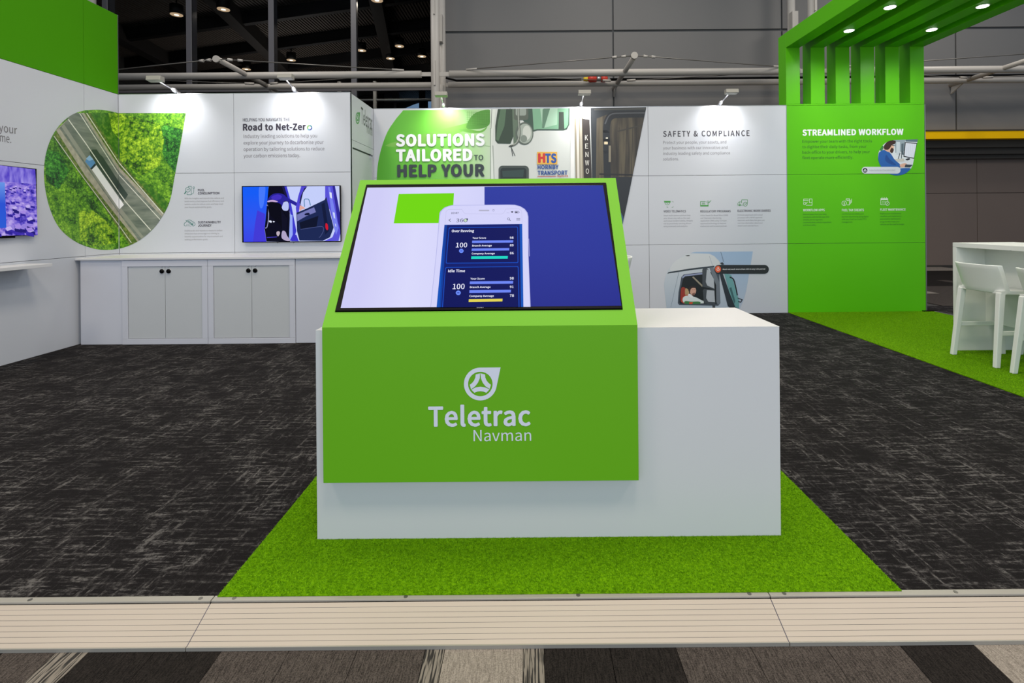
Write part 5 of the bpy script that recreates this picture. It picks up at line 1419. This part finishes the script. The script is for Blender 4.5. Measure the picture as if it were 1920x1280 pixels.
# =====================================================================================
# bar table and stools
# =====================================================================================
YTB = 5.29
tx0 = atY(1787, 560, YTB).x
tb = empty('bar_table', (tx0 + 0.3, 4.4, 0), 'tall white bar table with slab legs standing on green turf', 'table')
tz = atY(1787, 454.5, YTB).z
TWd, YN = 0.62, 3.4
MB().box(tx0, tx0 + TWd, YN, YTB, tz - 0.045, tz, bev=0.002).build('tabletop', M_stool, tb)
MB().box(tx0, tx0 + TWd, YTB - 0.045, YTB, 0.006, tz - 0.046, bev=0.002).build('slab_leg', M_stool, tb)
MB().box(tx0, tx0 + TWd, YN, YN + 0.045, 0.006, tz - 0.046, bev=0.002).build('slab_leg', M_stool, tb)
MB().box(tx0 + 0.29, tx0 + 0.33, YN + 0.046, YTB - 0.046, 0.30, tz - 0.046).build('centre_panel', M_stool, tb)
for yy in (YTB - 0.20, YTB - 0.55, YN + 0.3):
    MB().tube([(tx0 + 0.08, yy, tz - 0.052), (tx0 + 0.08, yy, tz - 0.046)], 0.008, n=10).build('screw', M_dark, tb)

def make_stool():
    """local frame: backrest towards -x, person faces +x; origin on the floor at the middle"""
    root = empty('bar_stool', (0, 0, 0))
    W, SZ = 0.226, 0.68
    # seat, slightly dished
    mb = MB(); n = 8
    top, bot = [], []
    for i in range(n + 1):
        r1, r2 = [], []
        for j in range(n + 1):
            u, v = i / n * 2 - 1, j / n * 2 - 1
            x = u * 0.20; y = v * (0.215 - 0.012 * u)
            z = SZ - 0.012 * (1 - u * u) * (1 - v * v) + (0.006 * max(0, -u)) - 0.02 * max(0, u - 0.75)
            r1.append(mb.bm.verts.new((x, y, z))); r2.append(mb.bm.verts.new((x, y, z - 0.03)))
        top.append(r1); bot.append(r2)
    for i in range(n):
        for j in range(n):
            f = mb.bm.faces.new([top[i][j], top[i + 1][j], top[i + 1][j + 1], top[i][j + 1]]); f.smooth = True
            mb.bm.faces.new([bot[i][j], bot[i][j + 1], bot[i + 1][j + 1], bot[i + 1][j]])
    for k in range(n):
        mb.bm.faces.new([top[0][k], top[0][k + 1], bot[0][k + 1], bot[0][k]]); mb.bm.faces.new([top[n][k + 1], top[n][k], bot[n][k], bot[n][k + 1]])
        mb.bm.faces.new([top[k + 1][0], top[k][0], bot[k][0], bot[k + 1][0]]); mb.bm.faces.new([top[k][n], top[k + 1][n], bot[k + 1][n], bot[k][n]])
    mb.build('seat', M_stool, root)
    # backrest: curved shell leaning back, ends wrapping forward
    mb = MB(); n = 14; mrow = 6
    fr_, bk_ = [], []
    for i in range(mrow + 1):
        h = i / mrow
        r1, r2 = [], []
        for j in range(n + 1):
            v = j / n * 2 - 1
            wrap = 0.045 * abs(v) ** 4
            x = -0.195 - 0.062 * h + 0.02 * (1 - h) * v * v + wrap - 0.015 * (1 - v * v)
            y = v * (W + 0.006 * h)
            z = SZ - 0.022 + h * 0.257
            t = 0.011 + 0.010 * abs(v) ** 6
            r1.append(mb.bm.verts.new((x + t, y, z))); r2.append(mb.bm.verts.new((x - t, y, z)))
        fr_.append(r1); bk_.append(r2)
    for i in range(mrow):
        for j in range(n):
            for f in (mb.bm.faces.new([fr_[i][j], fr_[i][j + 1], fr_[i + 1][j + 1], fr_[i + 1][j]]), mb.bm.faces.new([bk_[i][j + 1], bk_[i][j], bk_[i + 1][j], bk_[i + 1][j + 1]])): f.smooth = True
    for j in range(n):
        mb.bm.faces.new([fr_[mrow][j], fr_[mrow][j + 1], bk_[mrow][j + 1], bk_[mrow][j]]); mb.bm.faces.new([fr_[0][j + 1], fr_[0][j], bk_[0][j], bk_[0][j + 1]])
    for i in range(mrow):
        mb.bm.faces.new([fr_[i][0], fr_[i + 1][0], bk_[i + 1][0], bk_[i][0]]); mb.bm.faces.new([fr_[i + 1][n], fr_[i][n], bk_[i][n], bk_[i + 1][n]])
    bmesh.ops.recalc_face_normals(mb.bm, faces=mb.bm.faces[:])
    bo = mb.build('backrest', M_stool, root)
    bv = bo.modifiers.new('b', 'BEVEL'); bv.width = 0.006; bv.segments = 2
    def leg(xt, xb, sy):
        w2, d2 = 0.023, 0.027
        yt, yb = sy * (W - 0.024), sy * (W + 0.004)
        zt = SZ - 0.012
        a = [(xb - d2 * .8, yb - w2 * .8, 0.0), (xb + d2 * .8, yb - w2 * .8, 0.0), (xb + d2 * .8, yb + w2 * .8, 0.0), (xb - d2 * .8, yb + w2 * .8, 0.0)]
        b = [(xt - d2, yt - w2, zt), (xt + d2, yt - w2, zt), (xt + d2, yt + w2, zt), (xt - d2, yt + w2, zt)]
        MB().hexa(a, b, bev=0.005).build('leg', M_stool, root)
    for sy in (-1, 1):
        leg(-0.185, -0.255, sy); leg(0.185, 0.235, sy)
    def bar_(p, q, h=0.02, t=0.011):
        p, q = Vector(p), Vector(q); d = (q - p).normalized(); s = Vector((-d.y, d.x, 0)) * t
        u = Vector((0, 0, h))
        MB().hexa([p - s - u, p + s - u, p + s + u, p - s + u], [q - s - u, q + s - u, q + s + u, q - s + u], bev=0.003).build('footrest', M_stool, root)
    bar_((0.21, -W - 0.0, 0.31), (0.21, W, 0.31))
    bar_((-0.225, -W + 0.002, 0.305), (0.215, -W + 0.002, 0.305)); bar_((-0.225, W - 0.002, 0.305), (0.215, W - 0.002, 0.305))
    return root
def dup(root, loc, rz, label):
    r = root.copy(); COL.objects.link(r); r.location = loc; r.rotation_euler = (0, 0, rz); r['label'] = label
    for c in root.children:
        k = c.copy(); COL.objects.link(k); k.parent = r
    return r
st = make_stool(); bpy.context.view_layer.update()
tag(st, 'white resin bar stool, its whole back showing, nearest the green wall', 'stool', 'white bar stools')
legA = atZ(1783, 664, 0.006); legB = atZ(1869, 690, 0.006)
mid = (legA + legB) / 2
st.location = (mid.x + 0.27, mid.y + 0.01, 0.006); st.rotation_euler = (0, 0, 0.02)
lC = atZ(1897, 700, 0.006)
dup(st, (mid.x + 0.27, lC.y - 0.225, 0.006), 0.0, 'white resin bar stool cut off by the right edge of the picture')
lE = atZ(1911, 664, 0.006)
dup(st, (lE.x + 0.24, lE.y - 0.23, 0.006), math.pi, 'white resin bar stool on the far side of the bar table, mostly hidden')
pk = atY(1187.5, 481, 6.3)
dup(st, (pk.x - 0.30, 6.3, 0.0), math.radians(172), 'white stool mostly hidden behind the kiosk, only a corner of its back showing')
